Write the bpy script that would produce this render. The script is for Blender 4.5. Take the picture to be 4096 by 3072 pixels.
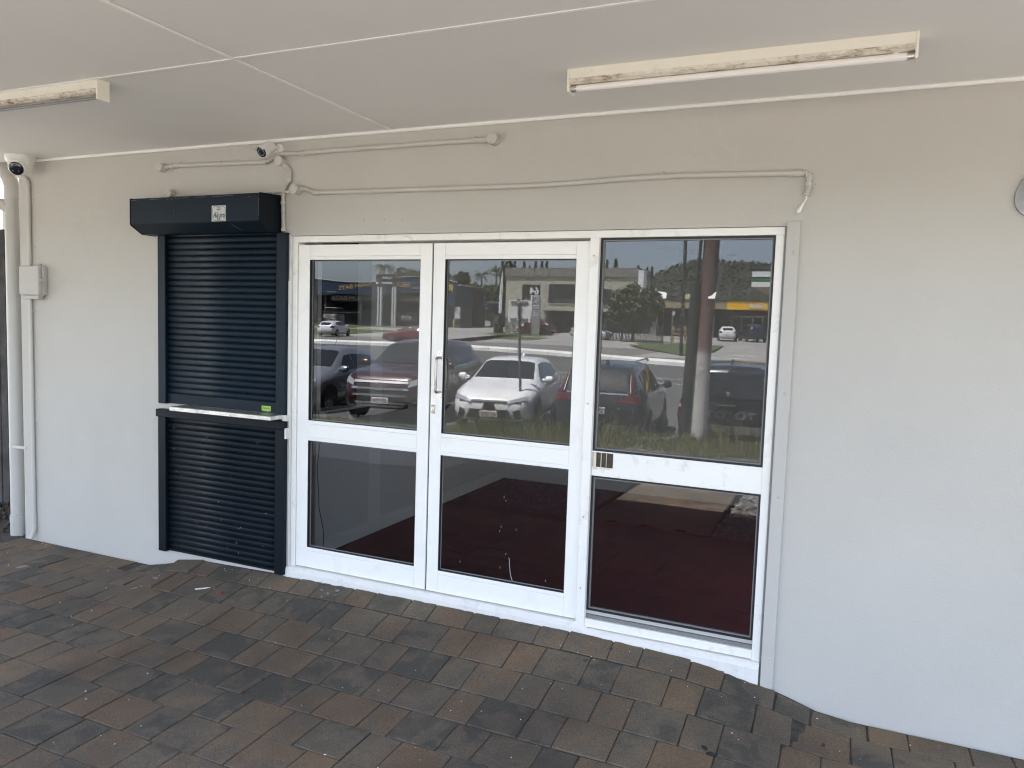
import bpy, bmesh, math, random
import numpy as np
from mathutils import Vector, Matrix, Quaternion
from mathutils.bvhtree import BVHTree

for o in list(bpy.data.objects):
    bpy.data.objects.remove(o, do_unlink=True)
SC = bpy.context.scene
COL = SC.collection
R = math.radians
rng = random.Random(11)
npr = np.random.default_rng(5)

# ------------------------------------------------------------------ camera
cd = bpy.data.cameras.new('camera')
cam = bpy.data.objects.new('camera', cd)
COL.objects.link(cam)
cr, cu, cf = (Vector((0.91537, 0.40135, 0.0319)), Vector((-0.06115, 0.06027, 0.99631)), Vector((-0.39794, 0.91394, -0.07971)))
m = Matrix((cr, cu, -cf)).transposed().to_4x4()
CAMLOC = Vector((3.2644, -3.9913, 1.6758))
m.translation = CAMLOC
cam.matrix_world = m
cd.sensor_width = 36.0
cd.lens = 36.0 * 3053.656 / 4096.0
cd.clip_start = 0.05
cd.clip_end = 6000
SC.camera = cam

# ------------------------------------------------------------------ sky, sun, exposure
SUN_EL, SUN_AZ = 67.0, -35.0          # azimuth from +y towards +x (negative: towards -x)
w = bpy.data.worlds.new('World')
SC.world = w
w.use_nodes = True
nt = w.node_tree
nt.nodes.clear()
wo = nt.nodes.new('ShaderNodeOutputWorld')
bg = nt.nodes.new('ShaderNodeBackground')
sky = nt.nodes.new('ShaderNodeTexSky')
sky.sky_type = 'NISHITA'
sky.sun_disc = False
sky.sun_elevation = R(SUN_EL)
sky.sun_rotation = R(SUN_AZ)
sky.air_density = 0.75
sky.dust_density = 2.2
sky.ozone_density = 1.6
bg.inputs[1].default_value = 0.105
hs = nt.nodes.new('ShaderNodeHueSaturation')
hs.inputs['Saturation'].default_value = 0.72
nt.links.new(sky.outputs[0], hs.inputs['Color'])
nt.links.new(hs.outputs[0], bg.inputs[0])
nt.links.new(bg.outputs[0], wo.inputs[0])

sl = bpy.data.lights.new('sun', 'SUN')
sl.energy = 4.7
sl.angle = R(0.53)
sl.color = (1.0, 0.97, 0.925)
so = bpy.data.objects.new('sun', sl)
COL.objects.link(so)
sd = Vector((math.sin(R(SUN_AZ)) * math.cos(R(SUN_EL)), math.cos(R(SUN_AZ)) * math.cos(R(SUN_EL)), math.sin(R(SUN_EL))))
so.rotation_euler = sd.to_track_quat('Z', 'Y').to_euler()
so.location = (0, 0, 30)
SC.view_settings.view_transform = 'Standard'
SC.view_settings.look = 'None'
SC.view_settings.gamma = 1.0
SC.view_settings.use_curve_mapping = False
SC.view_settings.exposure = 3.45
cy = SC.cycles
cy.use_denoising = True
cy.max_bounces = 10
cy.diffuse_bounces = 5
cy.glossy_bounces = 5
cy.transparent_max_bounces = 12
cy.caustics_reflective = False
cy.caustics_refractive = False
cy.sample_clamp_indirect = 8.0
cy.blur_glossy = 0.1
cy.filter_width = 1.15
cy.use_adaptive_sampling = False

# ------------------------------------------------------------------ object helpers
LOC = {}

def tag(o, label=None, cat=None, group=None, kind=None):
    if label: o['label'] = label
    if cat: o['category'] = cat
    if group: o['group'] = group
    if kind: o['kind'] = kind
    return o

def thing(name, loc, label, cat, group=None, rz=0.0):
    o = bpy.data.objects.new(name, None)
    o.empty_display_size = 0.1
    COL.objects.link(o)
    o.location = loc
    o.rotation_euler = (0, 0, rz)
    LOC[o.name] = Vector(loc)
    return tag(o, label, cat, group)

def mesh_obj(name, verts, faces, mat, parent=None, smooth=False, local=False, mids=None, mats=None):
    """verts in world coordinates unless local; a child's verts are moved into its parent's frame (unrotated parents)"""
    off = Vector((0, 0, 0))
    if parent is not None and not local:
        off = LOC[parent.name]
    me = bpy.data.meshes.new(name)
    me.from_pydata([(v[0] - off[0], v[1] - off[1], v[2] - off[2]) for v in verts], [], faces)
    for mm in (mats if mats else [mat]):
        me.materials.append(mm)
    if mids is not None:
        me.polygons.foreach_set('material_index', mids)
    if smooth:
        me.polygons.foreach_set('use_smooth', [True] * len(me.polygons))
    me.update()
    o = bpy.data.objects.new(name, me)
    COL.objects.link(o)
    if parent is not None:
        o.parent = parent
        LOC[o.name] = off if not local else Vector((0, 0, 0))
    else:
        LOC[o.name] = Vector((0, 0, 0))
    return o

class MB:
    def __init__(self):
        self.v = []; self.f = []
    def add(self, vs, fs):
        n = len(self.v)
        self.v += [tuple(x) for x in vs]
        self.f += [tuple(i + n for i in f) for f in fs]
        return self
    def box(self, x0, x1, y0, y1, z0, z1, b=0.0):
        if b <= 0:
            vs = [(x, y, z) for z in (z0, z1) for y in (y0, y1) for x in (x0, x1)]
            fs = [(0, 2, 3, 1), (4, 5, 7, 6), (0, 1, 5, 4), (2, 6, 7, 3), (0, 4, 6, 2), (1, 3, 7, 5)]
            return self.add(vs, fs)
        bm = bmesh.new()
        bmesh.ops.create_cube(bm, size=1.0)
        for v in bm.verts:
            v.co = Vector(((x0 + x1) / 2 + v.co.x * (x1 - x0), (y0 + y1) / 2 + v.co.y * (y1 - y0), (z0 + z1) / 2 + v.co.z * (z1 - z0)))
        bmesh.ops.bevel(bm, geom=bm.edges[:], offset=b, segments=1, affect='EDGES', profile=0.5)
        bm.verts.index_update()
        self.add([v.co[:] for v in bm.verts], [[v.index for v in f.verts] for f in bm.faces])
        bm.free()
        return self
    def quad(self, a, b, c, d):
        return self.add([a, b, c, d], [(0, 1, 2, 3)])
    def prism(self, poly, axis, a0, a1):
        """poly: 2-D points; extruded along axis ('x','y','z') from a0 to a1"""
        n = len(poly)
        def P(p, a):
            return {'x': (a, p[0], p[1]), 'y': (p[0], a, p[1]), 'z': (p[0], p[1], a)}[axis]
        vs = [P(p, a0) for p in poly] + [P(p, a1) for p in poly]
        fs = [tuple(range(n))[::-1], tuple(range(n, 2 * n))] + [(i, (i + 1) % n, n + (i + 1) % n, n + i) for i in range(n)]
        return self.add(vs, fs)
    def tube(self, path, r, seg=12, caps=True, radii=None):
        pts = [Vector(p) for p in path]
        n = len(pts)
        T = []
        for i in range(n):
            a = pts[max(i - 1, 0)]; b = pts[min(i + 1, n - 1)]
            T.append((b - a).normalized())
        up = Vector((0, 0, 1)) if abs(T[0].z) < 0.9 else Vector((1, 0, 0))
        N = T[0].cross(up).normalized()
        vs = []; fs = []
        for i in range(n):
            if i:
                q = T[i - 1].rotation_difference(T[i])
                N = q @ N
            Bn = T[i].cross(N).normalized()
            rr = radii[i] if radii else r
            for k in range(seg):
                a = 2 * math.pi * k / seg
                vs.append(pts[i] + N * (rr * math.cos(a)) + Bn * (rr * math.sin(a)))
        for i in range(n - 1):
            for k in range(seg):
                k2 = (k + 1) % seg
                fs.append((i * seg + k, i * seg + k2, (i + 1) * seg + k2, (i + 1) * seg + k))
        if caps:
            fs.append(tuple(range(seg))[::-1])
            fs.append(tuple((n - 1) * seg + k for k in range(seg)))
        return self.add(vs, fs)
    def lathe(self, c, axis, prof, seg=24):
        """prof: (distance along axis, radius)"""
        ax = Vector(axis).normalized(); c = Vector(c)
        up = Vector((0, 0, 1)) if abs(ax.z) < 0.9 else Vector((1, 0, 0))
        N = ax.cross(up).normalized(); Bn = ax.cross(N)
        vs = []; fs = []
        for d, r in prof:
            for k in range(seg):
                a = 2 * math.pi * k / seg
                vs.append(c + ax * d + N * (r * math.cos(a)) + Bn * (r * math.sin(a)))
        for i in range(len(prof) - 1):
            for k in range(seg):
                k2 = (k + 1) % seg
                fs.append((i * seg + k, i * seg + k2, (i + 1) * seg + k2, (i + 1) * seg + k))
        fs.append(tuple(range(seg))[::-1])
        fs.append(tuple((len(prof) - 1) * seg + k for k in range(seg)))
        return self.add(vs, fs)
    def build(self, name, mat, parent=None, smooth=False, local=False, sharp=35):
        o = mesh_obj(name, self.v, self.f, mat, parent, smooth, local)
        bm = bmesh.new(); bm.from_mesh(o.data)
        bmesh.ops.recalc_face_normals(bm, faces=bm.faces)
        if smooth and sharp:
            for e in bm.edges:
                if len(e.link_faces) == 2 and e.calc_face_angle(0) > R(sharp):
                    e.smooth = False
        bm.to_mesh(o.data); bm.free()
        return o

FACE_YM = Matrix(((1, 0, 0), (0, 0, -1), (0, 1, 0)))     # text facing -y (columns: x->x, y->z, z->-y)
FACE_YP = Matrix(((-1, 0, 0), (0, 0, 1), (0, 1, 0)))     # text facing +y
DG = None
def text(name, s, pos, height, mat, parent=None, face=FACE_YM, width=None, depth=0.004, bold=0.0, align='CENTER', rot=0.0, shear=0.0, local=False, res=3):
    """flat lettering as a mesh; pos = centre (or left end) of the baseline box, height = cap height"""
    cu_ = bpy.data.curves.new('tmp', 'FONT')
    cu_.body = s; cu_.size = 1.0; cu_.align_x = 'LEFT'; cu_.extrude = 0.5
    cu_.offset = bold; cu_.shear = shear; cu_.resolution_u = res
    to = bpy.data.objects.new('tmp', cu_)
    COL.objects.link(to)
    dg = bpy.context.evaluated_depsgraph_get()
    me = bpy.data.meshes.new_from_object(to.evaluated_get(dg))
    co = np.array([v.co[:] for v in me.vertices])
    faces = [tuple(p.vertices) for p in me.polygons]
    bpy.data.objects.remove(to, do_unlink=True); bpy.data.curves.remove(cu_); bpy.data.meshes.remove(me)
    lo = co.min(0); hi = co.max(0)
    sc = height / 0.69
    sx = sc if width is None else width / (hi[0] - lo[0])
    cx = {'CENTER': (lo[0] + hi[0]) / 2, 'LEFT': lo[0], 'RIGHT': hi[0]}[align]
    co = np.column_stack([(co[:, 0] - cx) * sx, (co[:, 1] - 0.345) * sc, (co[:, 2] + 0.5) * depth])
    c, s_ = math.cos(rot), math.sin(rot)
    co = np.column_stack([co[:, 0] * c - co[:, 1] * s_, co[:, 0] * s_ + co[:, 1] * c, co[:, 2]])
    F = np.array(face)
    co = co @ F.T + np.array(pos)
    return mesh_obj(name, co.tolist(), faces, mat, parent, local=local)

# ------------------------------------------------------------------ material helpers
def newmat(name):
    mt = bpy.data.materials.new(name)
    mt.use_nodes = True
    t = mt.node_tree
    b = t.nodes['Principled BSDF']
    return mt, t, b

def N(t, kind, **kw):
    n = t.nodes.new(kind)
    for k, v in kw.items():
        setattr(n, k, v)
    return n

def noise(t, scale, detail=4, rough=0.55, coord=None, dist=0.0):
    n = N(t, 'ShaderNodeTexNoise')
    n.inputs['Scale'].default_value = scale
    n.inputs['Detail'].default_value = detail
    n.inputs['Roughness'].default_value = rough
    n.inputs['Distortion'].default_value = dist
    if coord is not None:
        t.links.new(coord, n.inputs['Vector'])
    return n

def ramp(t, src, stops, interp='LINEAR'):
    r = N(t, 'ShaderNodeValToRGB')
    r.color_ramp.interpolation = interp
    e = r.color_ramp.elements
    while len(e) < len(stops):
        e.new(0.5)
    for k, (p, c) in enumerate(stops):
        e[k].position = p
        e[k].color = (*c, 1) if len(c) == 3 else c
    t.links.new(src, r.inputs[0])
    return r

def mixc(t, fac, a, b, mode='MIX'):
    n = N(t, 'ShaderNodeMix', data_type='RGBA', blend_type=mode)
    for k, v in ((0, fac), (6, a), (7, b)):
        if hasattr(v, 'is_output') or isinstance(v, bpy.types.NodeSocket):
            t.links.new(v, n.inputs[k])
        elif k == 0:
            n.inputs[0].default_value = v
        else:
            n.inputs[k].default_value = (*v, 1)
    return n.outputs[2]

def bump(t, b, src, strength=0.3, dist=0.002):
    n = N(t, 'ShaderNodeBump')
    n.inputs['Strength'].default_value = strength
    n.inputs['Distance'].default_value = dist
    t.links.new(src, n.inputs['Height'])
    t.links.new(n.outputs[0], b.inputs['Normal'])
    return n

def opos(t):
    return N(t, 'ShaderNodeNewGeometry').outputs['Position']

def plain(name, c, rough=0.5, metal=0.0, spec=0.5, var=0.0, vscale=3.0, bmp=0.0, bscale=200.0, coat=0.0):
    mt, t, b = newmat(name)
    b.inputs['Base Color'].default_value = (*c, 1)
    b.inputs['Roughness'].default_value = rough
    b.inputs['Metallic'].default_value = metal
    b.inputs['Specular IOR Level'].default_value = spec
    if coat: b.inputs['Coat Weight'].default_value = coat; b.inputs['Coat Roughness'].default_value = 0.05
    p = None
    if var > 0:
        p = opos(t)
        n = noise(t, vscale, 5, 0.6, p)
        lo = tuple(x * (1 - var) for x in c); hi = tuple(min(1, x * (1 + var)) for x in c)
        r = ramp(t, n.outputs[0], [(0.3, lo), (0.7, hi)])
        t.links.new(r.outputs[0], b.inputs['Base Color'])
    if bmp > 0:
        p = p or opos(t)
        n2 = noise(t, bscale, 3, 0.6, p)
        bump(t, b, n2.outputs[0], bmp, 0.001)
    return mt
# ------------------------------------------------------------------ materials
M = {}
def wall_paint(name, c, bs, dist, blot=0.05):
    mt, t, b = newmat(name)
    p = opos(t)
    n = noise(t, 0.9, 4, 0.6, p)
    r = ramp(t, n.outputs[0], [(0.3, tuple(x * (1 - blot) for x in c)), (0.7, tuple(x * (1 + blot * 0.6) for x in c))])
    n3 = noise(t, 14, 5, 0.7, p)
    spots = ramp(t, n3.outputs[0], [(0.74, (0, 0, 0)), (0.8, (1, 1, 1))])
    cc = mixc(t, spots.outputs[0], r.outputs[0], tuple(x * 0.93 for x in c))
    t.links.new(cc, b.inputs['Base Color'])
    b.inputs['Roughness'].default_value = 0.62
    b.inputs['Specular IOR Level'].default_value = 0.3
    n1 = noise(t, bs, 3, 0.6, p); n2 = noise(t, bs * 0.22, 2, 0.5, p)
    ad = N(t, 'ShaderNodeMath', operation='ADD')
    t.links.new(n1.outputs[0], ad.inputs[0]); t.links.new(n2.outputs[0], ad.inputs[1])
    bump(t, b, ad.outputs[0], 0.65, dist)
    return mt
M['wall'] = wall_paint('wall_render', (0.515, 0.494, 0.450), 95, 0.0022)
M['trim'] = wall_paint('trim_paint', (0.505, 0.487, 0.452), 60, 0.0004, 0.03)
M['ceil'] = wall_paint('ceiling_sheet', (0.84, 0.828, 0.805), 220, 0.0003, 0.03)
M['bead'] = plain('bead_sheen_white', (0.93, 0.92, 0.90), 0.35)  # gloss highlight put into the colour: whiter than the ceiling sheet
M['pipe'] = plain('painted_pvc', (0.53, 0.512, 0.472), 0.45, var=0.03, bmp=0.05, bscale=40)

def dirty_white(name, c, dirt, scale, amt, rough=0.38, streak=(1, 1, 1)):
    mt, t, b = newmat(name)
    p = opos(t)
    mp = N(t, 'ShaderNodeMapping'); mp.inputs['Scale'].default_value = streak
    t.links.new(p, mp.inputs[0])
    n = noise(t, scale, 6, 0.7, mp.outputs[0], 0.4)
    f = ramp(t, n.outputs[0], [(0.56, (0, 0, 0)), (0.82, (amt, amt, amt))])
    n2 = noise(t, 60, 3, 0.6, p)
    sp = ramp(t, n2.outputs[0], [(0.70, (0, 0, 0)), (0.74, (0.35, 0.35, 0.35))])
    mx = N(t, 'ShaderNodeMath', operation='MAXIMUM')
    t.links.new(f.outputs[0], mx.inputs[0]); t.links.new(sp.outputs[0], mx.inputs[1])
    cc = mixc(t, mx.outputs[0], c, dirt)
    
    t.links.new(cc, b.inputs['Base Color'])
    b.inputs['Roughness'].default_value = rough
    return mt
M['frame'] = dirty_white('white_powdercoat', (0.89, 0.875, 0.83), (0.60, 0.58, 0.54), 5, 0.35)
M['frame_old'] = dirty_white('worn_white_frame', (0.87, 0.85, 0.80), (0.36, 0.33, 0.28), 8, 0.75)
M['sill'] = dirty_white('painted_concrete_sill', (0.76, 0.74, 0.70), (0.45, 0.42, 0.38), 16, 0.55, 0.6)
M['alu'] = dirty_white('mill_aluminium', (0.70, 0.69, 0.66), (0.42, 0.40, 0.36), 9, 0.6, 0.4)
M['alu'].node_tree.nodes['Principled BSDF'].inputs['Metallic'].default_value = 0.35
M['gasket'] = plain('black_rubber_and_shade', (0.008, 0.008, 0.009), 0.5)  # also stands for shade in the reveals and the door gap
M['grey_bead'] = plain('grey_glazing_bead', (0.20, 0.20, 0.195), 0.45)
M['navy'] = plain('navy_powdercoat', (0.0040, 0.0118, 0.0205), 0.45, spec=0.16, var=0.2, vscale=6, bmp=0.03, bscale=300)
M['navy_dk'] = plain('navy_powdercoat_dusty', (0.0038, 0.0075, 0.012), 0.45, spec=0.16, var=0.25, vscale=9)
M['scratch'] = plain('scratched_metal', (0.16, 0.19, 0.21), 0.5)
def steel(name, c, rough):
    mt, t, b = newmat(name)
    p = opos(t)
    n = noise(t, 14, 6, 0.7, p, 0.8)
    r = ramp(t, n.outputs[0], [(0.32, tuple(x * 0.62 for x in c)), (0.6, c)])
    t.links.new(r.outputs[0], b.inputs['Base Color'])
    b.inputs['Metallic'].default_value = 0.9
    rr = ramp(t, n.outputs[0], [(0.3, (rough + 0.2,) * 3), (0.7, (rough,) * 3)])
    t.links.new(rr.outputs[0], b.inputs['Roughness'])
    return mt
M['steel'] = steel('stainless_steel', (0.72, 0.71, 0.66), 0.28)
M['chrome'] = steel('worn_chrome', (0.78, 0.77, 0.74), 0.12)
M['handle'] = steel('worn_handle_metal', (0.42, 0.39, 0.35), 0.25)
M['black'] = plain('black_plastic', (0.010, 0.010, 0.011), 0.35)
M['white'] = plain('white_plastic', (0.80, 0.79, 0.75), 0.35)
M['led'] = plain('clear_led', (0.9, 0.9, 0.9), 0.15)
M['lens'] = plain('camera_lens_cover', (0.012, 0.014, 0.022), 0.06, spec=0.8)
M['sticker'] = plain('silver_sticker', (0.52, 0.55, 0.55), 0.35, var=0.06, vscale=30)
M['ink'] = plain('black_ink', (0.012, 0.013, 0.015), 0.5)
M['lime'] = plain('lime_sticker', (0.36, 0.62, 0.06), 0.4)
M['whiteink'] = plain('white_ink', (0.8, 0.8, 0.8), 0.5)
M['batten'] = dirty_white('yellowed_batten', (0.84, 0.80, 0.70), (0.55, 0.47, 0.34), 7, 0.55, 0.4)
M['tube'] = plain('opal_glass_tube', (0.86, 0.83, 0.80), 0.16)
def rust():
    mt, t, b = newmat('rusty_batten_edge')
    p = opos(t)
    mp = N(t, 'ShaderNodeMapping'); mp.inputs['Scale'].default_value = (0.35, 1, 1)
    t.links.new(p, mp.inputs[0])
    n = noise(t, 55, 6, 0.75, mp.outputs[0], 0.6)
    n2 = noise(t, 3.2, 3, 0.6, p)
    ad = N(t, 'ShaderNodeMath', operation='MULTIPLY_ADD'); ad.inputs[1].default_value = 0.55
    t.links.new(n2.outputs[0], ad.inputs[0]); t.links.new(n.outputs[0], ad.inputs[2])
    r = ramp(t, ad.outputs[0], [(0.70, (0.80, 0.75, 0.65)), (0.84, (0.60, 0.54, 0.45)), (0.95, (0.28, 0.20, 0.14)), (1.0, (0.15, 0.10, 0.07))])
    t.links.new(r.outputs[0], b.inputs['Base Color'])
    b.inputs['Roughness'].default_value = 0.75
    bump(t, b, n.outputs[0], 0.5, 0.002)
    return mt
M['rust'] = rust()
M['seam'] = plain('grey_screw_paint', (0.36, 0.355, 0.345), 0.7)  # plain grey of the screw heads
M['cord'] = plain('black_cord', (0.01, 0.01, 0.01), 0.5)
M['dark_putty'] = plain('brown_latch_recess', (0.040, 0.026, 0.012), 0.5, var=0.5, vscale=40)
M['cream'] = plain('cream_edge', (0.72, 0.66, 0.50), 0.5)

def glass():
    mt, t, b = newmat('tinted_glass')
    t.nodes.remove(b)
    out = [n for n in t.nodes if n.type == 'OUTPUT_MATERIAL'][0]
    tr = N(t, 'ShaderNodeBsdfTransparent'); tr.inputs[0].default_value = (0.42, 0.423, 0.42, 1)
    gl = N(t, 'ShaderNodeBsdfGlossy'); gl.inputs['Roughness'].default_value = 0.0
    gl.inputs['Color'].default_value = (0.95, 0.97, 1.0, 1)
    fr = N(t, 'ShaderNodeFresnel'); fr.inputs[0].default_value = 1.5
    mx = N(t, 'ShaderNodeMixShader')
    f2 = N(t, 'ShaderNodeMath', operation='MULTIPLY'); f2.inputs[1].default_value = 1.35; f2.use_clamp = True
    t.links.new(fr.outputs[0], f2.inputs[0]); t.links.new(f2.outputs[0], mx.inputs[0]); t.links.new(tr.outputs[0], mx.inputs[1]); t.links.new(gl.outputs[0], mx.inputs[2])
    t.links.new(mx.outputs[0], out.inputs[0])
    return mt
M['glass'] = glass()
def clear():
    mt, t, b = newmat('clear_glass_inner_faces')
    t.nodes.remove(b)
    out = [n for n in t.nodes if n.type == 'OUTPUT_MATERIAL'][0]
    tr = N(t, 'ShaderNodeBsdfTransparent'); tr.inputs[0].default_value = (0.97, 0.98, 0.975, 1)
    t.links.new(tr.outputs[0], out.inputs[0])
    return mt
M['glass_in'] = clear()

def paver_mat(name, attr_type):
    mt, t, b = newmat(name)
    p = opos(t)
    at = N(t, 'ShaderNodeAttribute'); at.attribute_type = attr_type; at.attribute_name = 'rnd'
    # offset the noise per paver so that blends stop at the joints
    of = N(t, 'ShaderNodeVectorMath', operation='SCALE'); of.inputs[0].default_value = (37.0, 91.0, 53.0)
    t.links.new(at.outputs['Fac'], of.inputs['Scale'])
    ad = N(t, 'ShaderNodeVectorMath', operation='ADD')
    t.links.new(p, ad.inputs[0]); t.links.new(of.outputs[0], ad.inputs[1])
    nb = noise(t, 6.5, 4, 0.55, ad.outputs[0], 0.8)
    ma = N(t, 'ShaderNodeMath', operation='MULTIPLY_ADD'); ma.inputs[1].default_value = 2.0; 
    sub = N(t, 'ShaderNodeMath', operation='SUBTRACT'); sub.inputs[1].default_value = 0.5
    t.links.new(nb.outputs[0], sub.inputs[0])
    t.links.new(sub.outputs[0], ma.inputs[0]); t.links.new(at.outputs['Fac'], ma.inputs[2])
    base = ramp(t, ma.outputs[0], [(0.02, (0.078, 0.071, 0.060)), (0.12, (0.089, 0.080, 0.066)), (0.22, (0.113, 0.096, 0.075)), (0.58, (0.126, 0.103, 0.078)), (0.74, (0.136, 0.104, 0.074)), (0.98, (0.147, 0.104, 0.070))])
    n2 = noise(t, 150, 4, 0.75, p)
    g = ramp(t, n2.outputs[0], [(0.30, (0.42, 0.42, 0.43)), (0.5, (1, 1, 1)), (0.68, (1.65, 1.6, 1.52))])
    c1 = mixc(t, 0.75, base.outputs[0], g.outputs[0], 'MULTIPLY')
    n3 = noise(t, 1.6, 5, 0.62, p)
    d = ramp(t, n3.outputs[0], [(0.32, (0.58, 0.58, 0.59)), (0.52, (0.92, 0.92, 0.92)), (0.68, (1.35, 1.30, 1.18))])
    c2 = mixc(t, 0.8, c1, d.outputs[0], 'MULTIPLY')
    n4 = noise(t, 11, 7, 0.75, p, 0.6)
    st = ramp(t, n4.outputs[0], [(0.60, (0, 0, 0)), (0.72, (0.55, 0.55, 0.55))])
    c3 = mixc(t, st.outputs[0], c2, (0.17, 0.145, 0.11))
    n5 = noise(t, 420, 2, 0.6, p)
    sp = ramp(t, n5.outputs[0], [(0.69, (0, 0, 0)), (0.73, (0.7, 0.7, 0.7))])
    c4 = mixc(t, sp.outputs[0], c3, (0.42, 0.39, 0.35))
    t.links.new(c4, b.inputs['Base Color'])
    b.inputs['Roughness'].default_value = 0.85
    b.inputs['Specular IOR Level'].default_value = 0.3
    bump(t, b, n2.outputs[0], 0.7, 0.0025)
    return mt
M['paver'] = paver_mat('concrete_paver', 'OBJECT')
M['paver_bulk'] = paver_mat('concrete_paver_bulk', 'GEOMETRY')
M['joint'] = plain('joint_sand', (0.045, 0.039, 0.031), 0.95, var=0.5, vscale=25, bmp=0.4, bscale=300)
M['soil'] = plain('dry_soil', (0.145, 0.134, 0.118), 0.95, var=0.3, vscale=2.2, bmp=0.6, bscale=60)
M['rubble'] = plain('dirt', (0.05, 0.04, 0.032), 0.95, var=0.5, vscale=9, bmp=0.6, bscale=60)
M['gravel_base'] = plain('gravel_base', (0.10, 0.092, 0.082), 0.9, var=0.5, vscale=40)
M['asphalt'] = plain('asphalt', (0.085, 0.083, 0.081), 0.9, var=0.25, vscale=0.35, bmp=0.3, bscale=120)
M['concrete'] = plain('concrete', (0.27, 0.26, 0.243), 0.85, var=0.18, vscale=0.22, bmp=0.2, bscale=30)
M['road_pale'] = plain('pale_road_seal', (0.155, 0.148, 0.137), 0.9, var=0.18, vscale=0.2)
M['kerb'] = plain('white_kerb_paint', (0.72, 0.71, 0.68), 0.6, var=0.22, vscale=1.2)
M['line'] = plain('road_line_paint', (0.65, 0.65, 0.62), 0.7, var=0.15, vscale=4)
def grass_mat(name, c1, c2):
    mt, t, b = newmat(name)
    p = opos(t)
    n = noise(t, 0.8, 4, 0.6, p); n2 = noise(t, 22, 2, 0.6, p)
    r = ramp(t, n.outputs[0], [(0.35, c1), (0.68, c2)])
    r2 = ramp(t, n2.outputs[0], [(0.3, (0.6, 0.6, 0.6)), (0.7, (1.3, 1.3, 1.2))])
    t.links.new(mixc(t, 1.0, r.outputs[0], r2.outputs[0], 'MULTIPLY'), b.inputs['Base Color'])
    b.inputs['Roughness'].default_value = 0.7
    return mt
M['grass'] = grass_mat('grass_blades', (0.085, 0.118, 0.030), (0.165, 0.168, 0.055))
M['grass_dry'] = grass_mat('dry_grass_blades', (0.15, 0.15, 0.065), (0.26, 0.22, 0.11))
M['lawn'] = grass_mat('lawn', (0.050, 0.082, 0.020), (0.088, 0.105, 0.034))
def leaf(name, c):
    mt, t, b = newmat(name)
    oi = N(t, 'ShaderNodeNewGeometry')
    r = ramp(t, oi.outputs['Random Per Island'], [(0.0, tuple(x * 0.55 for x in c)), (1.0, tuple(x * 1.45 for x in c))])
    t.links.new(r.outputs[0], b.inputs['Base Color'])
    b.inputs['Roughness'].default_value = 0.55
    return mt
M['pebble'] = leaf('pink_pebbles', (0.175, 0.163, 0.148))
M['leaf_dark'] = leaf('dark_leaves', (0.040, 0.055, 0.020))
M['leaf_mid'] = leaf('mid_leaves', (0.062, 0.085, 0.026))
M['leaf_yel'] = leaf('yellowish_leaves', (0.085, 0.105, 0.030))
M['bark'] = plain('bark', (0.12, 0.10, 0.08), 0.9, var=0.3, vscale=4)
M['hill'] = grass_mat('forest_hill', (0.022, 0.028, 0.017), (0.040, 0.043, 0.027))
M['fencewood'] = plain('weathered_timber', (0.050, 0.046, 0.044), 0.9, var=0.55, vscale=7, bmp=0.4, bscale=60)
M['inwall'] = plain('interior_paint', (0.62, 0.63, 0.62), 0.6, var=0.03, vscale=1.5)
M['indark'] = plain('unlit_room_black', (0.02, 0.02, 0.022), 0.8)
M['skirt'] = plain('skirting_paint', (0.74, 0.76, 0.76), 0.4)
def carpet():
    mt, t, b = newmat('red_carpet')
    p = opos(t)
    n = noise(t, 180, 3, 0.7, p); n2 = noise(t, 2.5, 4, 0.6, p)
    r = ramp(t, n.outputs[0], [(0.3, (0.085, 0.009, 0.013)), (0.7, (0.17, 0.021, 0.027))])
    r2 = ramp(t, n2.outputs[0], [(0.3, (0.75, 0.75, 0.75)), (0.7, (1.15, 1.1, 1.1))])
    t.links.new(mixc(t, 1.0, r.outputs[0], r2.outputs[0], 'MULTIPLY'), b.inputs['Base Color'])
    b.inputs['Roughness'].default_value = 0.95
    bump(t, b, n.outputs[0], 0.6, 0.003)
    return mt
M['carpet'] = carpet()
# ================================================================== GROUND UNDER THE AWNING
WY = -0.02            # face of the rendered wall
PX = [-9, -1.30, -1.06, -0.88, -0.09, 0.43, 2.0, 2.52, 2.73, 2.95, 3.03, 3.235, 3.40, 9]
PZ = [-0.172, -0.171, -0.112, -0.056, -0.036, -0.024, -0.021, -0.036, -0.064, -0.106, -0.126, -0.190, -0.208, -0.212]
def zp(x, y):
    """height of the paving: a paved hump climbs to the door sill"""
    base = np.interp(x, [-3, -1, 3, 4], [-0.172, -0.195, -0.205, -0.212]) - max(0.0, -y - 1.0) * 0.018
    pr = np.interp(x, PX, PZ)
    s = np.interp(-y, [0, 0.19, 0.43, 0.67, 0.95], [1, 0.66, 0.38, 0.155, 0.0])
    return base + (pr - np.interp(x, [-3, -1, 3, 4], [-0.172, -0.195, -0.205, -0.212])) * s

pav = MB()
gx = np.linspace(-3.6, 6.0, 60); gy = np.concatenate([[-0.0], np.linspace(-0.05, -3.06, 26)])
vs = [(x, y, zp(x, y) - 0.0055) for y in gy for x in gx]
fs = [(j * 60 + i, (j + 1) * 60 + i, (j + 1) * 60 + i + 1, j * 60 + i + 1) for j in range(len(gy) - 1) for i in range(59)]
pav.add(vs, fs)
pavement = pav.build('pavement', M['joint'])
tag(pavement, kind='structure')

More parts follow.
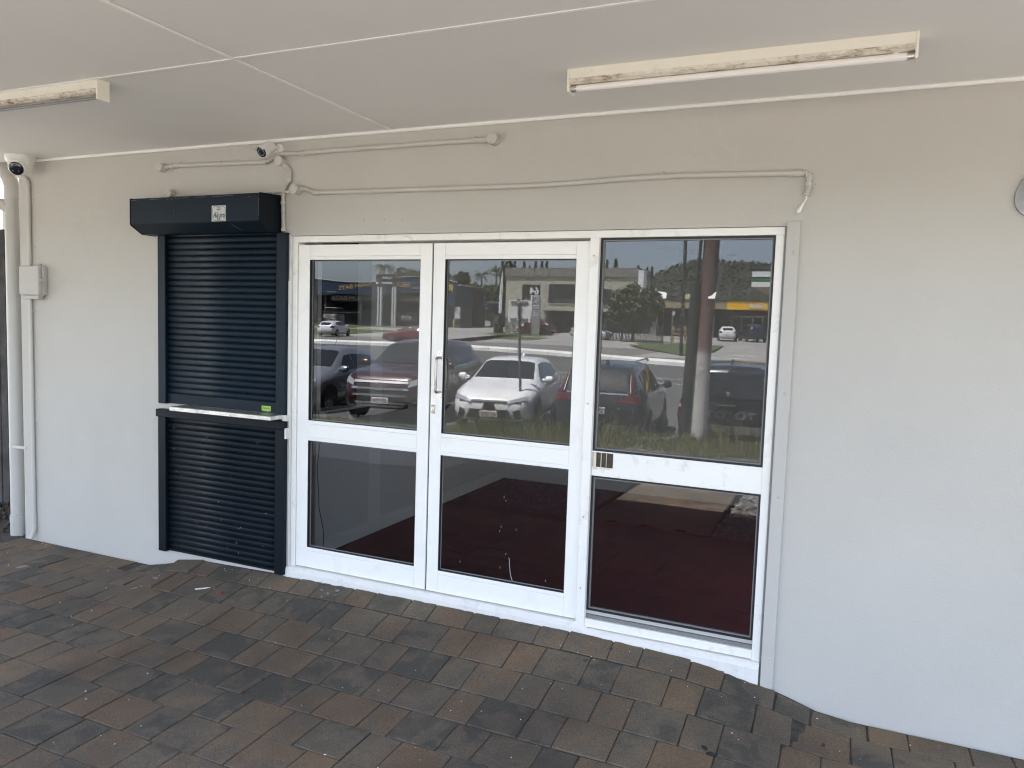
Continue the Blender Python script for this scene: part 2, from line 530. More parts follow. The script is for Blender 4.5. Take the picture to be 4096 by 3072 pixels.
def paver_mesh(name, L, W):
    """a worn concrete paver: ten-sided uneven outline, rounded edge"""
    b = 0.0045; t = 0.045
    x, y = L / 2, W / 2
    c = 0.004
    base = [(-x + c, -y), (0.0, -y), (x - c, -y), (x, -y + c), (x, 0.0), (x - c * .7, y - c * .5), (x * .2, y), (-x + c, y), (-x, y - c), (-x, -y * .2)]
    out = [(px + rng.uniform(-.0016, .0016), py + rng.uniform(-.0016, .0016)) for px, py in base]
    n = len(out)
    ins = [(px * (1 - b / x), py * (1 - b / y)) for px, py in out]
    vs = [(px, py, -t) for px, py in out] + [(px, py, -b * 0.8) for px, py in out] + [(px, py, rng.uniform(-.0004, .0004)) for px, py in ins]
    fs = [tuple(range(2 * n, 3 * n))]
    for k in range(n):
        k2 = (k + 1) % n
        fs.append((k, k2, n + k2, n + k)); fs.append((n + k, n + k2, 2 * n + k2, 2 * n + k))
    me = bpy.data.meshes.new(name)
    me.from_pydata(vs, [], fs); me.materials.append(M['paver']); me.update()
    return me, vs, fs
LONG, SHORT, PITCH = 0.2535, 0.170, 0.2432
longs = [paver_mesh('paver_long', LONG - 0.003, PITCH - 0.003) for _ in range(8)]
shorts = [paver_mesh('paver_short', SHORT - 0.003, PITCH - 0.003) for _ in range(8)]
pvl, pff = longs[0][1:]; pvs = shorts[0][1]

def in_view(x, y, z):
    d = Vector((x, y, z)) - CAMLOC
    dz = d.dot(cf)
    if dz < 0.1: return False
    u = d.dot(cr) / dz * 3053.656; v = d.dot(cu) / dz * 3053.656
    return abs(u) < 2048 + 260 and abs(v) < 1536 + 220
bulk_v, bulk_f, bulk_r = [], [], []
row_off = {4: 0.675, 3: 0.60, 2: 0.733, 1: 0.05, 0: 0.19, -1: -0.137, -2: 0.546, -3: -0.099}
singles = []
for k in range(5, -8, -1):
    y1 = -1.160 + PITCH * (k)          # far joint of this course is y1 + PITCH
    y0, yt = y1, y1 + PITCH
    if k == 4: yt = -0.031
    if k == 5: continue
    if k == 4: y0 = -0.188
    W = yt - y0
    x = row_off.get(k, rng.uniform(0, 0.4)) - 0.4235 * 12
    i = 0
    while x < 5.2:
        L = LONG if i % 2 == 0 else SHORT
        i += 1
        cx, cy_ = x + L / 2, (y0 + yt) / 2
        x += L
        if cx < -3.5 or y0 < -3.08: continue
        if cx < -2.62 and k == 4: continue
        zc = zp(cx, cy_)
        dzx = (zp(cx + 0.06, cy_) - zp(cx - 0.06, cy_)) / 0.12
        dzy = (zp(cx, cy_ + 0.05) - zp(cx, cy_ - 0.05)) / 0.10
        if k == 4: dzy = (zp(cx, -0.05) - zp(cx, -0.188)) / 0.138
        nx = Vector((1, 0, dzx + rng.uniform(-0.004, 0.004))).normalized()
        nz = nx.cross(Vector((0, 1, dzy + rng.uniform(-0.004, 0.004)))).normalized()
        ny = nz.cross(nx)
        zc += rng.uniform(-0.0022, 0.0022)
        rnd = rng.random()
        yaw = rng.uniform(-0.006, 0.006)
        mt = Matrix((nx, ny, nz)).transposed().to_4x4() @ Matrix.Rotation(yaw, 4, 'Z') @ Matrix.Diagonal((1, (W - 0.003) / (PITCH - 0.003), 1, 1))
        mt.translation = (cx, cy_, zc)
        if y0 > -2.35 and in_view(cx, cy_, zc):
            singles.append((mt, L, rnd))
        else:
            n = len(bulk_v)
            bulk_v += [tuple(mt @ Vector(v)) for v in (pvl if L == LONG else pvs)]
            bulk_f += [tuple(a + n for a in f) for f in pff]
            bulk_r += [rnd] * len(pff)
singles.sort(key=lambda q: (q[0].translation - CAMLOC).length)
for q in singles[300:]:
    n = len(bulk_v)
    bulk_v += [tuple(q[0] @ Vector(v)) for v in (pvl if q[1] == LONG else pvs)]
    bulk_f += [tuple(a + n for a in f) for f in pff]
    bulk_r += [q[2]] * len(pff)
for mt, L, rnd in singles[:300]:
    o = bpy.data.objects.new('paver', rng.choice(longs if L == LONG else shorts)[0])
    COL.objects.link(o); o.parent = pavement; o.matrix_world = mt
    o['rnd'] = rnd

# the little path of pavers that runs on between the gravel beds
for j in range(11):
    for i in range(7):
        w_ = 0.172; l_ = 0.255
        xx = 0.98 + i * w_ + w_ / 2
        yy = -3.09 - j * l_ - (l_ / 2 if i % 2 else 0) - l_ / 2
        zc = np.interp(-yy, [3.0, 4.0, 6.2], [-0.243, -0.262, -0.32]) + rng.uniform(-0.003, 0.003)
        n = len(bulk_v)
        mt = Matrix.Translation((xx, yy, zc)) @ Matrix.Rotation(math.pi / 2, 4, 'Z')
        bulk_v += [tuple(mt @ Vector(v)) for v in pvl]
        bulk_f += [tuple(a + n for a in f) for f in pff]
        bulk_r += [rng.random()] * len(pff)
bo = mesh_obj('paver_field', bulk_v, bulk_f, M['paver_bulk'], pavement)
at = bo.data.attributes.new('rnd', 'FLOAT', 'FACE')
at.data.foreach_set('value', bulk_r)
bo['kind'] = 'stuff'

# ================================================================== THE SHOP WALL
t = thing('shop_wall', (-2.69, 0, -0.2), 'pale grey rendered shop wall around the white glazed doors, under the awning', 'wall')
mb = MB()
mb.box(-2.69, -0.093, WY, 0.19, -0.5, 2.188)
mb.box(2.962, 7.0, WY, 0.19, -0.5, 2.188)
mb.box(-2.69, 7.0, WY, 0.19, 2.188, 2.90)
mb.build('render_face', M['wall'], t)
mb = MB().box(-2.69, 7.0, WY - 0.019, WY, 2.783, 2.8015, 0.005)
mb.build('cornice_bead', M['bead'], t)
for hx, hz in ((0.511, 2.275), (0.653, 2.276), (0.778, 2.269)):
    MB().lathe((hx, WY + 0.001, hz), (0, -1, 0), [(0, 0.011), (0.0025, 0.009), (0.004, 0.004)], 10).build('filled_hole', M['wall'], t, True)
# the rest of the building: rooms behind, roof
t = thing('shop_interior', (0, 0.2, 0.03), 'empty white painted shop room seen dimly through the glass', 'room')
mb = MB()
mb.box(-0.12, 0.0, 0.20, 0.24, 0.0, 2.6).box(-0.12, 0.0, 0.24, 0.83, 0.0, 1.03).box(-0.12, 0.0, 0.24, 0.83, 2.25, 2.6).box(-0.12, 0.0, 0.99, 3.5, 0.0, 2.6)
mb.build('side_wall', M['inwall'], t)
MB().box(-0.12, 0.002, 0.83, 0.99, 0.0, 2.6).build('hatch_post', M['skirt'], t)
MB().box(0.0, 3.7, 3.36, 3.5, 0.0, 2.6).build('back_wall', M['inwall'], t)
MB().box(3.6, 3.7, 0.2, 3.36, 0.0, 0.25).box(3.6, 3.7, 0.2, 0.3, 0.25, 2.2).box(3.6, 3.7, 1.45, 3.36, 0.25, 2.2).box(3.6, 3.7, 0.2, 3.36, 2.2, 2.6).build('far_wall_daylight_gap', M['inwall'], t)  # unseen wall; its opening is added to let daylight brighten the room
MB().box(-1.8, 3.7, 0.2, 3.5, 2.6, 2.66).build('room_ceiling', M['inwall'], t)
MB().box(0.0, 0.012, 0.2, 3.36, 0.03, 0.13).build('skirting_board', M['skirt'], t)
MB().box(-1.8, -1.7, 0.2, 3.5, 0.0, 2.6).box(-1.7, -0.121, 1.6, 1.7, 0.0, 2.6).box(-1.8, -0.121, 0.2, 3.5, -0.06, 0.0).build('dark_side_room', M['indark'], t)  # near-black walls put the unlit room's darkness into the colour
MB().box(0.0, 3.6, 0.06, 3.36, -0.1, 0.028).build('carpet', M['carpet'], t)
tag(MB().box(3.71, 9.0, 0.2, 9.0, -0.4, -0.2).build('bounce_slab', M['concrete']), kind='structure')  # unseen pale slab added to bounce daylight into the room
t = thing('counter_shelf', (0.0, 0.8, 1.0), 'dark counter shelf on the side wall inside the room, behind the left door', 'shelf')
MB().box(0.004, 0.17, 0.32, 1.26, 0.985, 1.015, 0.003).build('shelf_board', M['black'], t)
MB().box(0.171, 0.176, 0.32, 0.42, 0.965, 1.012).build('edge_trim', M['steel'], t)
MB().box(0.171, 0.176, 1.1, 1.26, 0.975, 1.02).build('edge_trim', M['steel'], t)
t = thing('hanging_cord', (0.12, 0.08, 0.9), 'thin black cord hanging inside the lower pane of the left door', 'cord')
path = [(0.11, 0.08, 1.06), (0.125, .08, .853), (.109, .08, .731), (.104, .08, .65), (.117, .08, .544), (.123, .08, .405), (.151, .08, .306), (.163, .08, .243), (.16, .08, .148), (.16, .09, .03)]
MB().tube(path, 0.0026, 6).build('cable', M['cord'], t, True)

t = thing('awning', (2, -1.5, 2.8), 'flat painted awning ceiling over the pavement, with thin cover strips at the sheet joints', 'awning')
MB().box(-7, 9, -3.05, WY - 0.0, 2.8015, 2.86).build('ceiling_sheet', M['ceil'], t)
MB().box(-7, 9, -3.09, -3.05, 2.65, 3.02, 0.004).build('fascia', M['trim'], t)
MB().box(-7, 9, -3.05, 0.2, 2.90, 2.94).build('roof_sheet', M['alu'], t)
MB().box(-7, 0.14, -4.98, -3.0915, 2.8015, 2.86).build('deep_ceiling', M['ceil'], t)
MB().box(-7, 0.14, -5.02, -4.981, 2.65, 3.02).box(0.141, 0.18, -5.02, -3.0915, 2.65, 3.02).build('deep_fascia', M['trim'], t)
MB().box(0.697, 0.716, -3.04, WY - 0.02, 2.7955, 2.8005, 0.001).build('joint_strip', M['bead'], t)
MB().box(-6.9, 0.6965, -1.322, -1.306, 2.7955, 2.8005, 0.001).box(0.7165, 8.9, -1.330, -1.314, 2.7955, 2.8005, 0.001).build('joint_strip', M['bead'], t)
mb = MB()
for i in range(26):
    for (x, y) in ((0.68 + rng.uniform(-.01, .01), -0.15 - i * 0.3), (0.74 + rng.uniform(-.01, .01), -0.2 - i * 0.3), (-3 + i * 0.3, -1.29), (-3 + i * 0.31, -1.345)):
        if y > -2.9 and rng.random() < 0.5: mb.lathe((x, y, 2.8012), (0, 0, -1), [(0, 0.005), (0.001, 0.004)], 6)
mb.build('nail_heads', M['bead'], t)['kind'] = 'stuff'
MB().box(-7, -2.70, 0.2005, 0.85, 2.90, 2.94).build('pipe_shade_roof', M['alu'], t)  # unseen roof strip added to keep sun off the downpipe
t = thing('roof_parapet', (2, 2, 3), 'plain upper part of the shop above the awning', 'roof')
MB().box(-2.69, 3.7, 0.22, 3.5, 2.68, 3.5).build('parapet', M['trim'], t)

# ================================================================== SHOPFRONT FRAME
FY = -0.008
t = thing('shopfront_frame', (1.46, 0, 0), 'white aluminium shopfront frame holding the two doors and the fixed window', 'frame')
fr = t
MB().box(-0.038, 2.956, FY, 0.07, 2.147, 2.186, 0.002).build('head', M['frame_old'], t)
MB().box(-0.038, -0.004, FY, 0.07, 0.012, 2.1465, 0.002).build('jamb', M['frame_old'], t)
MB().box(2.916, 2.956, FY, 0.07, -0.035, 2.1465, 0.002).build('jamb', M['frame_old'], t)
MB().box(1.970, 2.020, FY - 0.018, 0.07, -0.012, 2.1465, 0.002).build('mullion', M['frame_old'], t)
for zz in (2.05, 1.25, 0.62, 0.22):
    MB().lathe((1.992, FY - 0.0182, zz), (0, -1, 0), [(0, 0.005), (0.001, 0.004)], 8).build('screw', M['handle'], t)
MB().box(-0.092, -0.0385, -0.03, 0.07, -0.045, 2.198, 0.0015).build('aluminium_channel', M['alu'], t)
mb = MB()
for zz in (0.02, 0.32, 0.63, 0.74, 0.9, 1.23, 1.52, 1.83, 2.08):
    mb.lathe((-0.068 + rng.uniform(-.012, .012), -0.0302, zz), (0, -1, 0), [(0, 0.0042), (0.0008, 0.0035)], 8)
mb.build('screw_holes', M['black'], t)['kind'] = 'stuff'
MB().box(-0.052, -0.039, -0.034, -0.0302, 1.0, 1.9).build('paint_scrape', M['frame_old'], t)
MB().box(-0.078, -0.066, -0.034, -0.0302, 0.42, 0.56).build('paint_scrape', M['whiteink'], t)
MB().box(2.957, 2.967, -0.022, 0.05, -0.12, 2.186).build('grey_filler', M['grey_bead'], t)
MB().box(2.967, 3.028, -0.040, WY, -0.125, 2.208, 0.002).build('cover_strip', M['trim'], t)
for zz in (2.057, 1.373, 0.859, 0.029):
    MB().lathe((3.005, -0.0398, zz), (0, -1, 0), [(0, 0.0085), (0.003, 0.007), (0.005, 0.003)], 12).build('rivet', M['trim'], t, True)
# painted concrete threshold, uneven lower edge
mb = MB()
n = 90
xs = np.linspace(-0.078, 2.957, n)
top = [0.0225] * n
vs = []; fs = []
for i, x in enumerate(xs):
    fr_y = -0.040 + rng.uniform(-0.004, 0.004)
    zt_ = 0.0225 if x < 2.0 else np.interp(x, [2.0, 2.02, 2.95], [0.0225, -0.004, -0.006])
    lo = -0.25
    vs += [(x, 0.1, zt_), (x, -0.024, zt_), (x, fr_y + 0.006, zt_ - 0.010), (x, fr_y, zt_ - 0.03), (x, fr_y - rng.uniform(0, .006), lo)]
for i in range(n - 1):
    for k in range(4):
        fs.append((i * 5 + k, i * 5 + k + 1, (i + 1) * 5 + k + 1, (i + 1) * 5 + k))
mb.add(vs, fs)
mb.build('threshold', M['sill'], fr)

def pane(x0, x1, z0, z1, parent):
    p = MB().box(x0, x1, 0.027, 0.033, z0, z1).build('glass_pane', M['glass'], parent)
    p.data.materials.append(M['glass_in'])
    for f in p.data.polygons:
        if f.normal.y > -0.5: f.material_index = 1
    return p
def ring(mb, x0, x1, z0, z1, y0, y1, wd):
    mb.box(x0, x0 + wd, y0, y1, z0, z1); mb.box(x1 - wd, x1, y0, y1, z0, z1)
    mb.box(x0 + wd, x1 - wd, y0, y1, z0, z0 + wd); mb.box(x0 + wd, x1 - wd, y0, y1, z1 - wd, z1)

def door(name, label, x0, x1, s0, s1, hand):
    d = thing(name, ((x0 + x1) / 2, 0.0, 0.027), label, 'door')
    zb_, zt_ = 0.0275, 2.131
    MB().box(x0, s0, 0, 0.045, zb_, zt_, 0.002).build('stile', M['frame'], d)
    MB().box(s1, x1, 0, 0.045, zb_, zt_, 0.002).build('stile', M['frame'], d)
    MB().box(s0 + .0006, s1 - .0006, 0.0008, 0.045, 2.060, zt_, 0.001).box(s0 + .0006, s1 - .0006, 0.002, 0.045, 2.037, 2.0592, 0.001).build('top_rail', M['frame'], d)
    MB().box(s0 + .0006, s1 - .0006, 0.0008, 0.045, 0.894, 0.979, 0.001).box(s0 + .0006, s1 - .0006, 0.002, 0.045, 0.871, 0.8932, 0.001).box(s0 + .0006, s1 - .0006, 0.002, 0.045, 0.9798, 1.003, 0.001).build('mid_rail', M['frame'], d)
    MB().box(s0 + .0006, s1 - .0006, 0.0008, 0.045, zb_, 0.138, 0.001).box(s0 + .0006, s1 - .0006, 0.002, 0.045, 0.1388, 0.161, 0.001).build('bottom_rail', M['frame'], d)
    for (za, zc) in ((1.003, 2.037), (0.161, 0.871)):
        g = MB(); ring(g, s0 - 0.001, s1 + 0.001, za - 0.001, zc + 0.001, 0.004, 0.0255, 0.0045)
        g.build('gasket', M['gasket'], d)  # rubber ring; the reveal's deep shade is also put into its black
        g = MB(); ring(g, s0 + 0.003, s1 - 0.003, za + 0.003, zc - 0.003, 0.0256, 0.0264, 0.006)
        g.build('glazing_bead', M['grey_bead'], d)
        pane(s0 + 0.002, s1 - 0.002, za + 0.002, zc - 0.002, d)
    return d
dl = door('glass_door', 'left white framed glass door, next to the dark roller shutters', 0.0005, 0.984, 0.088, 0.905, 0)
dr = door('glass_door', 'middle white framed glass door with the metal pull handle', 0.995, 1.967, 1.072, 1.886, 1)
MB().box(0.9845, 0.9945, 0.012, 0.04, 0.03, 2.131).build('gap_shade_strip', M['gasket'], dl)  # black strip painted in for the dark gap between the two doors
# pull handle outside
h = MB()
hp = [(1.053, 0.0, 1.452)] + [(1.053 + 0.0, -0.042 + 0.018 * math.cos(a) - 0.0, 1.452 - 0.018 + 0.018 * math.sin(a)) for a in np.linspace(math.pi / 2, math.pi, 5)][:0]
def dpath(x, y0, y1, z0, z1, r):
    s = 1 if y1 > y0 else -1
    pts = [(x, y0, z1)]
    for a in np.linspace(0, math.pi / 2, 6):
        pts.append((x, y1 - s * r + s * r * math.sin(a), z1 - r + r * math.cos(a)))
    for a in np.linspace(0, math.pi / 2, 6):
        pts.append((x, y1 - s * r + s * r * math.cos(a), z0 + r - r * math.sin(a)))
    pts.append((x, y0, z0))
    return pts
hd = MB().tube(dpath(1.053, 0.0, -0.045, 1.250, 1.456, 0.016), 0.0078, 12).build('pull_handle', M['handle'], dr, True)
LOC[hd.name] = LOC[dr.name]
for zc, s in ((1.462, 1), (1.246, -1)):
    pl = [(1.053 + 0.0165 * math.cos(a), zc + 0.0145 * s + 0.0165 * math.sin(a) * s) for a in np.linspace(0, math.pi, 9)] + [(1.0365, zc - 0.014 * s), (1.0695, zc - 0.014 * s)]
    MB().prism(pl, 'y', -0.004, -0.0004).build('rose', M['chrome'], hd)
    MB().lathe((1.053, -0.004, zc + 0.020 * s), (0, -1, 0), [(0, 0.003), (0.0012, 0.0024)], 8).build('screw', M['black'], hd)
MB().tube([(1.040, 0.05, 1.447)] + dpath(1.040, 0.05, 0.098, 1.245, 1.447, 0.02)[1:-1] + [(1.040, 0.05, 1.245)], 0.0095, 12).build('pull_handle', M['handle'], dr, True)
MB().tube([(1.02, 0.05, 1.118), (1.030, 0.10, 1.128), (1.058, 0.15, 1.176)], 0.009, 10).build('inner_lever', M['black'], dr, True)
lk = MB().box(1.0035, 1.0295, -0.004, -0.0004, 1.119, 1.171, 0.0015).build('lock', M['handle'], dr)
MB().lathe((1.0145, -0.004, 1.141), (0, -1, 0), [(0, 0.0095), (0.004, 0.009)], 16).box(1.0075, 1.0215, -0.0075, -0.004, 1.141, 1.158).build('cylinder', M['chrome'], lk)
MB().box(1.013, 1.0155, -0.0086, -0.0081, 1.134, 1.144).build('keyhole', M['black'], lk)

wn = thing('fixed_window', (2.47, 0, 0), 'fixed glass panel right of the doors, with an empty latch recess in its mid rail', 'window')
MB().box(2.0205, 2.9155, 0.0, 0.05, 0.853, 0.990, 0.0015).build('mid_rail', M['frame_old'], wn)
MB().box(2.0205, 2.9155, FY, 0.05, -0.0015, 0.045, 0.0015).build('bottom_rail', M['frame_old'], wn)
MB().box(2.0205, 2.9155, 0.004, 0.026, 0.0455, 0.066).build('grey_bead', M['grey_bead'], wn)
MB().box(2.0205, 2.9155, 0.014, 0.026, 0.068, 0.090).build('grey_bead', M['trim'], wn)
for (za, zc) in ((0.990, 2.147), (0.090, 0.853)):
    g = MB(); ring(g, 2.0203, 2.9157, za, zc, 0.006, 0.012, 0.011); g.build('gasket', M['gasket'], wn)
    g = MB(); ring(g, 2.0203, 2.9157, za, zc, 0.0135, 0.0262, 0.017); g.build('glazing_bead', M['grey_bead'], wn)
    pane(2.022, 2.914, za + 0.002, zc - 0.002, wn)
lr = MB().box(2.026, 2.140, -0.0025, -0.0004, 0.904, 0.984).build('latch_recess', M['dark_putty'], wn)
LOC[lr.name] = LOC[wn.name]
mb = MB().box(2.030, 2.046, -0.006, -0.0026, 0.893, 0.984).box(2.072, 2.0755, -0.004, -0.0026, 0.906, 0.982).box(2.102, 2.1045, -0.004, -0.0026, 0.906, 0.982).box(2.03, 2.055, -0.0045, -0.0006, 0.889, 0.9035).box(2.088, 2.128, -0.0035, -0.0006, 0.894, 0.9035)
mb.build('latch_edge', M['cream'], lr)
# sticky tape remains and scratches on the glass
mb = MB()
def shard(mb, pts, y=0.0262):
    mb.prism(pts, 'y', y - 0.0003, y)
shard(mb, [(2.335, 1.866), (2.372, 1.863), (2.384, 1.857), (2.382, 1.830), (2.362, 1.829), (2.366, 1.838), (2.352, 1.843), (2.364, 1.850), (2.350, 1.857)])
shard(mb, [(2.598, 1.833), (2.632, 1.833), (2.639, 1.868), (2.628, 1.862), (2.620, 1.852), (2.610, 1.846), (2.600, 1.843)])
mb.build('tape_scrap', M['white'], wn)
mb = MB()
mb.tube([(x, 0.0266, z) for x, z in ((2.309, 2.080), (2.325, 2.090), (2.36, 2.094), (2.42, 2.092), (2.435, 2.096), (2.48, 2.090), (2.55, 2.091), (2.60, 2.083), (2.64, 2.080))], 0.0007, 4)
mb.tube([(x, 0.0266, z) for x, z in ((2.679, 2.050), (2.70, 2.056), (2.735, 2.056), (2.742, 2.052), (2.71, 2.049), (2.68, 2.049))], 0.0007, 4)
mb.tube([(2.45, .0266, 2.068), (2.56, .0266, 2.069)], 0.0006, 4).tube([(2.47, .0266, 2.055), (2.53, .0266, 2.054)], 0.0006, 4).tube([(2.84, .0266, 2.07), (2.88, .0266, 2.04)], 0.0006, 4)
mb.build('glass_smears', M['grey_bead'], wn)['kind'] = 'stuff'
mb = MB()
for pts in ([(1.530, .305), (1.535, .29), (1.534, .275), (1.538, .25), (1.542, .215), (1.549, .19), (1.557, .172)],):
    mb.tube([(x, 0.0265, z) for x, z in pts], 0.0016, 5)
for (x, z) in ((1.474, .483), (1.466, .455), (1.51, .324), (1.763, .206), (1.475, .238), (1.21, .232), (1.57, .478), (1.487, .66), (1.50, .64)):
    mb.tube([(x, 0.0265, z - 0.006), (x + .001, 0.0265, z + 0.006)], 0.0011, 5)
mb.build('glass_scratches', M['sticker'], dr)['kind'] = 'stuff'

# ================================================================== ROLLER SHUTTERS
def slat_mesh(name, x0, x1, h):
    pr = [(-0.0005, 0.0), (-0.0075, 0.001), (-0.0118, h * 0.11), (-0.0132, h * 0.34), (-0.0134, h * 0.58), (-0.0120, h * 0.78), (-0.0085, h * 0.885), (-0.0048, h * 0.92), (-0.0045, h * 0.985), (-0.0005, h * 0.99)]
    mb = MB(); mb.prism(pr, 'x', x0, x1)
    me = bpy.data.meshes.new(name); me.from_pydata(mb.v, [], mb.f)
    bm = bmesh.new(); bm.from_mesh(me); bmesh.ops.recalc_face_normals(bm, faces=bm.faces); bm.to_mesh(me); bm.free()
    me.polygons.foreach_set('use_smooth', [len(p.vertices) == 4 for p in me.polygons])
    me.update()
    return me
def slats(parent, me, mats, x, y, z0, h, n):
    me.materials.append(mats)
    for i in range(n):
        o = bpy.data.objects.new('slat', me); COL.objects.link(o); o.parent = parent
        o.location = Vector((x, y, z0 + h * i)) - LOC[parent.name]
SX0, SX1 = -1.112, -0.124
us = thing('roller_shutter', (-0.61, -0.05, 1.03), 'upper dark navy roller shutter hanging closed below its housing', 'roller shutter', 'dark roller shutters')
h = 0.0418
me = slat_mesh('shutter_slat', SX0, SX1, h)
slats(us, me, M['navy'], 0, -0.0264, 1.106, h, 27)
MB().box(SX0, SX1, -0.038, -0.0275, 1.034, 1.104, 0.002).build('bottom_bar', M['navy'], us)
MB().box(SX0, SX1, -0.0262, -0.0205, 1.04, 2.2).build('curtain_back', M['navy'], us)
for x0, x1 in ((-1.178, -1.108), (-0.130, -0.053)):
    MB().box(x0, x1, -0.060, WY - 0.0003, 1.030, 2.206, 0.003).build('guide', M['navy'], us)
bx = MB(); pr = [(WY - 0.0003, 2.442), (-0.225, 2.430), (-0.231, 2.424), (-0.231, 2.262), (-0.225, 2.254), (-0.138, 2.2035), (WY - 0.0003, 2.2035)]
box = bx.prism(pr, 'x', -1.232, -0.121).build('housing', M['navy'], us)
LOC[box.name] = LOC[us.name]
for xa, xb in ((-0.1208, -0.1175), (-1.2356, -1.2323)):
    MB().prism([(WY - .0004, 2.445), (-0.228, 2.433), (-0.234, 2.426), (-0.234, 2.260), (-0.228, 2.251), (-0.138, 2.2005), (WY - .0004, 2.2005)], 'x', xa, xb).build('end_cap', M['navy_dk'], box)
mb = MB()
for (a, b) in (((-1.22, 2.418), (-1.17, 2.4185)), ((-1.05, 2.419), (-0.97, 2.4185)), ((-0.9, 2.42), (-0.88, 2.408)), ((-0.86, 2.419), (-0.845, 2.41)), ((-0.83, 2.4195), (-0.70, 2.419)), ((-0.64, 2.419), (-0.56, 2.4195)), ((-0.5, 2.419), (-0.33, 2.4195)), ((-0.20, 2.41), (-0.193, 2.406)), ((-0.123, 2.40), (-0.1228, 2.29)), ((-1.215, 2.285), (-1.208, 2.284)), ((-0.84, 2.345), (-0.832, 2.338)), ((-0.832, 2.338), (-0.838, 2.331)), ((-0.128, 2.30), (-0.122, 2.295))):
    mb.tube([(a[0], -0.2316, a[1]), (b[0], -0.2316, b[1])], 0.0011, 5)
mb.tube([(-0.365, -0.215, 2.2475), (-0.345, -0.18, 2.227), (-0.325, -0.158, 2.214)], 0.0009, 5)
mb.build('scratches', M['scratch'], box)['kind'] = 'stuff'
for zz in (2.075, 1.76, 1.09, 1.50):
    MB().lathe((-0.098, -0.0603, zz), (0, -1, 0), [(0, 0.006), (0.002, 0.005)], 10).build('screw', M['navy_dk'], us)
st = MB().box(-0.505, -0.388, -0.2322, -0.2312, 2.262, 2.361).build('sticker', M['sticker'], us)
LOC[st.name] = LOC[us.name]
o8 = [(-0.500, 2.281), (-0.484, 2.267), (-0.408, 2.267), (-0.392, 2.281), (-0.392, 2.341), (-0.408, 2.356), (-0.484, 2.356), (-0.500, 2.341)]
mb = MB()
for i in range(8):
    a, b = o8[i], o8[(i + 1) % 8]
    mb.tube([(a[0], -0.2323, a[1]), (b[0], -0.2323, b[1])], 0.0012, 4)
mb.build('border', M['ink'], st)
text('lettering', 'Akura', (-0.447, -0.2323, 2.302), 0.034, M['ink'], st, width=0.100, depth=0.0006, bold=0.012, shear=0.3)
text('lettering', '"45K"', (-0.446, -0.2323, 2.336), 0.009, M['ink'], st, width=0.036, depth=0.0006, bold=0.02)
text('lettering', 'MODEL', (-0.446, -0.2323, 2.347), 0.005, M['ink'], st, width=0.022, depth=0.0006)
mb = MB(); ring(mb, -0.445, -0.434, 2.2705, 2.282, -0.2329, -0.2323, 0.003); mb.lathe((-0.4545, -0.2323, 2.2765), (0, -1, 0), [(0, 0.0055), (0.0006, 0.0055)], 6)
mb.build('mark', M['ink'], st)
dy = MB().box(-0.262, -0.186, -0.0388, -0.0382, 1.047, 1.077).box(-0.262, -0.186, -0.0388, -0.0382, 1.040, 1.0468).build('sticker', M['lime'], us)
LOC[dy.name] = LOC[us.name]
text('lettering', 'Dynamic', (-0.224, -0.0389, 1.064), 0.017, M['ink'], dy, width=0.066, depth=0.0005)
MB().box(-0.2615, -0.1865, -0.0392, -0.0389, 1.0405, 1.0465).build('number_band', M['ink'], dy)
text('lettering', '1300 362 678', (-0.224, -0.0394, 1.0435), 0.0045, M['whiteink'], dy, width=0.052, depth=0.0004)

ls = thing('roller_shutter', (-0.61, -0.05, -0.03), 'lower dark roller shutter below the steel shelf, reaching the pavers', 'roller shutter', 'dark roller shutters')
h = 0.0415
me = slat_mesh('shutter_slat_low', SX0 + 0.004, SX1, h)
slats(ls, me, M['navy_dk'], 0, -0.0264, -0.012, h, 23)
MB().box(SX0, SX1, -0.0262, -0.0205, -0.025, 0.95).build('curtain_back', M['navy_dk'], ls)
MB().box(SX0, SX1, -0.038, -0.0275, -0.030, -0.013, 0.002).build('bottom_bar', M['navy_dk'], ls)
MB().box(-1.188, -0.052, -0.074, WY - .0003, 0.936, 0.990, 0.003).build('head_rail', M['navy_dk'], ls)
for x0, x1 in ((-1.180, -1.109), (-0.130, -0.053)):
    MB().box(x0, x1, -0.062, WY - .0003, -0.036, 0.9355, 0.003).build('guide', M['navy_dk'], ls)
mb = MB()
for i in range(26):
    x, z = rng.uniform(-1.05, -0.2), rng.uniform(0.02, 0.9)
    mb.tube([(x, -0.0412, z), (x + rng.uniform(-.008, .008), -0.0412, z - rng.uniform(0.002, 0.012))], 0.0009, 4)
mb.build('paint_specks', M['sticker'], ls)['kind'] = 'stuff'
MB().box(-0.053 + .0005, -0.040, -0.060, -0.030, 0.875, 0.945).build('bracket', M['alu'], fr)

sh = thing('steel_shelf', (-0.5, -0.1, 1.0), 'narrow stainless steel counter shelf between the two dark shutters', 'shelf')
MB().box(-0.945, -0.072, -0.175, -0.039, 1.0035, 1.0325, 0.003).build('shelf_board', M['steel'], sh)
MB().box(-0.760, -0.705, -0.1757, -0.1751, 1.005, 1.030).build('clean_patch', M['alu'], sh)
MB().box(-0.0715, -0.0385, -0.062, -0.0305, 0.992, 1.030).build('bracket', M['alu'], sh)
tx = thing('blue_cord_end', (-0.10, -0.05, 2.19), 'small blue cable end hanging beside the shutter housing', 'cable')
MB().tube([(-0.098, -0.036, 2.205), (-0.1, -0.038, 2.17), (-0.096, -0.040, 2.14)], 0.004, 8, radii=[0.003, 0.0045, 0.002]).build('cable_end', plain('blue_plastic', (0.03, 0.12, 0.20), 0.4), tx, True)

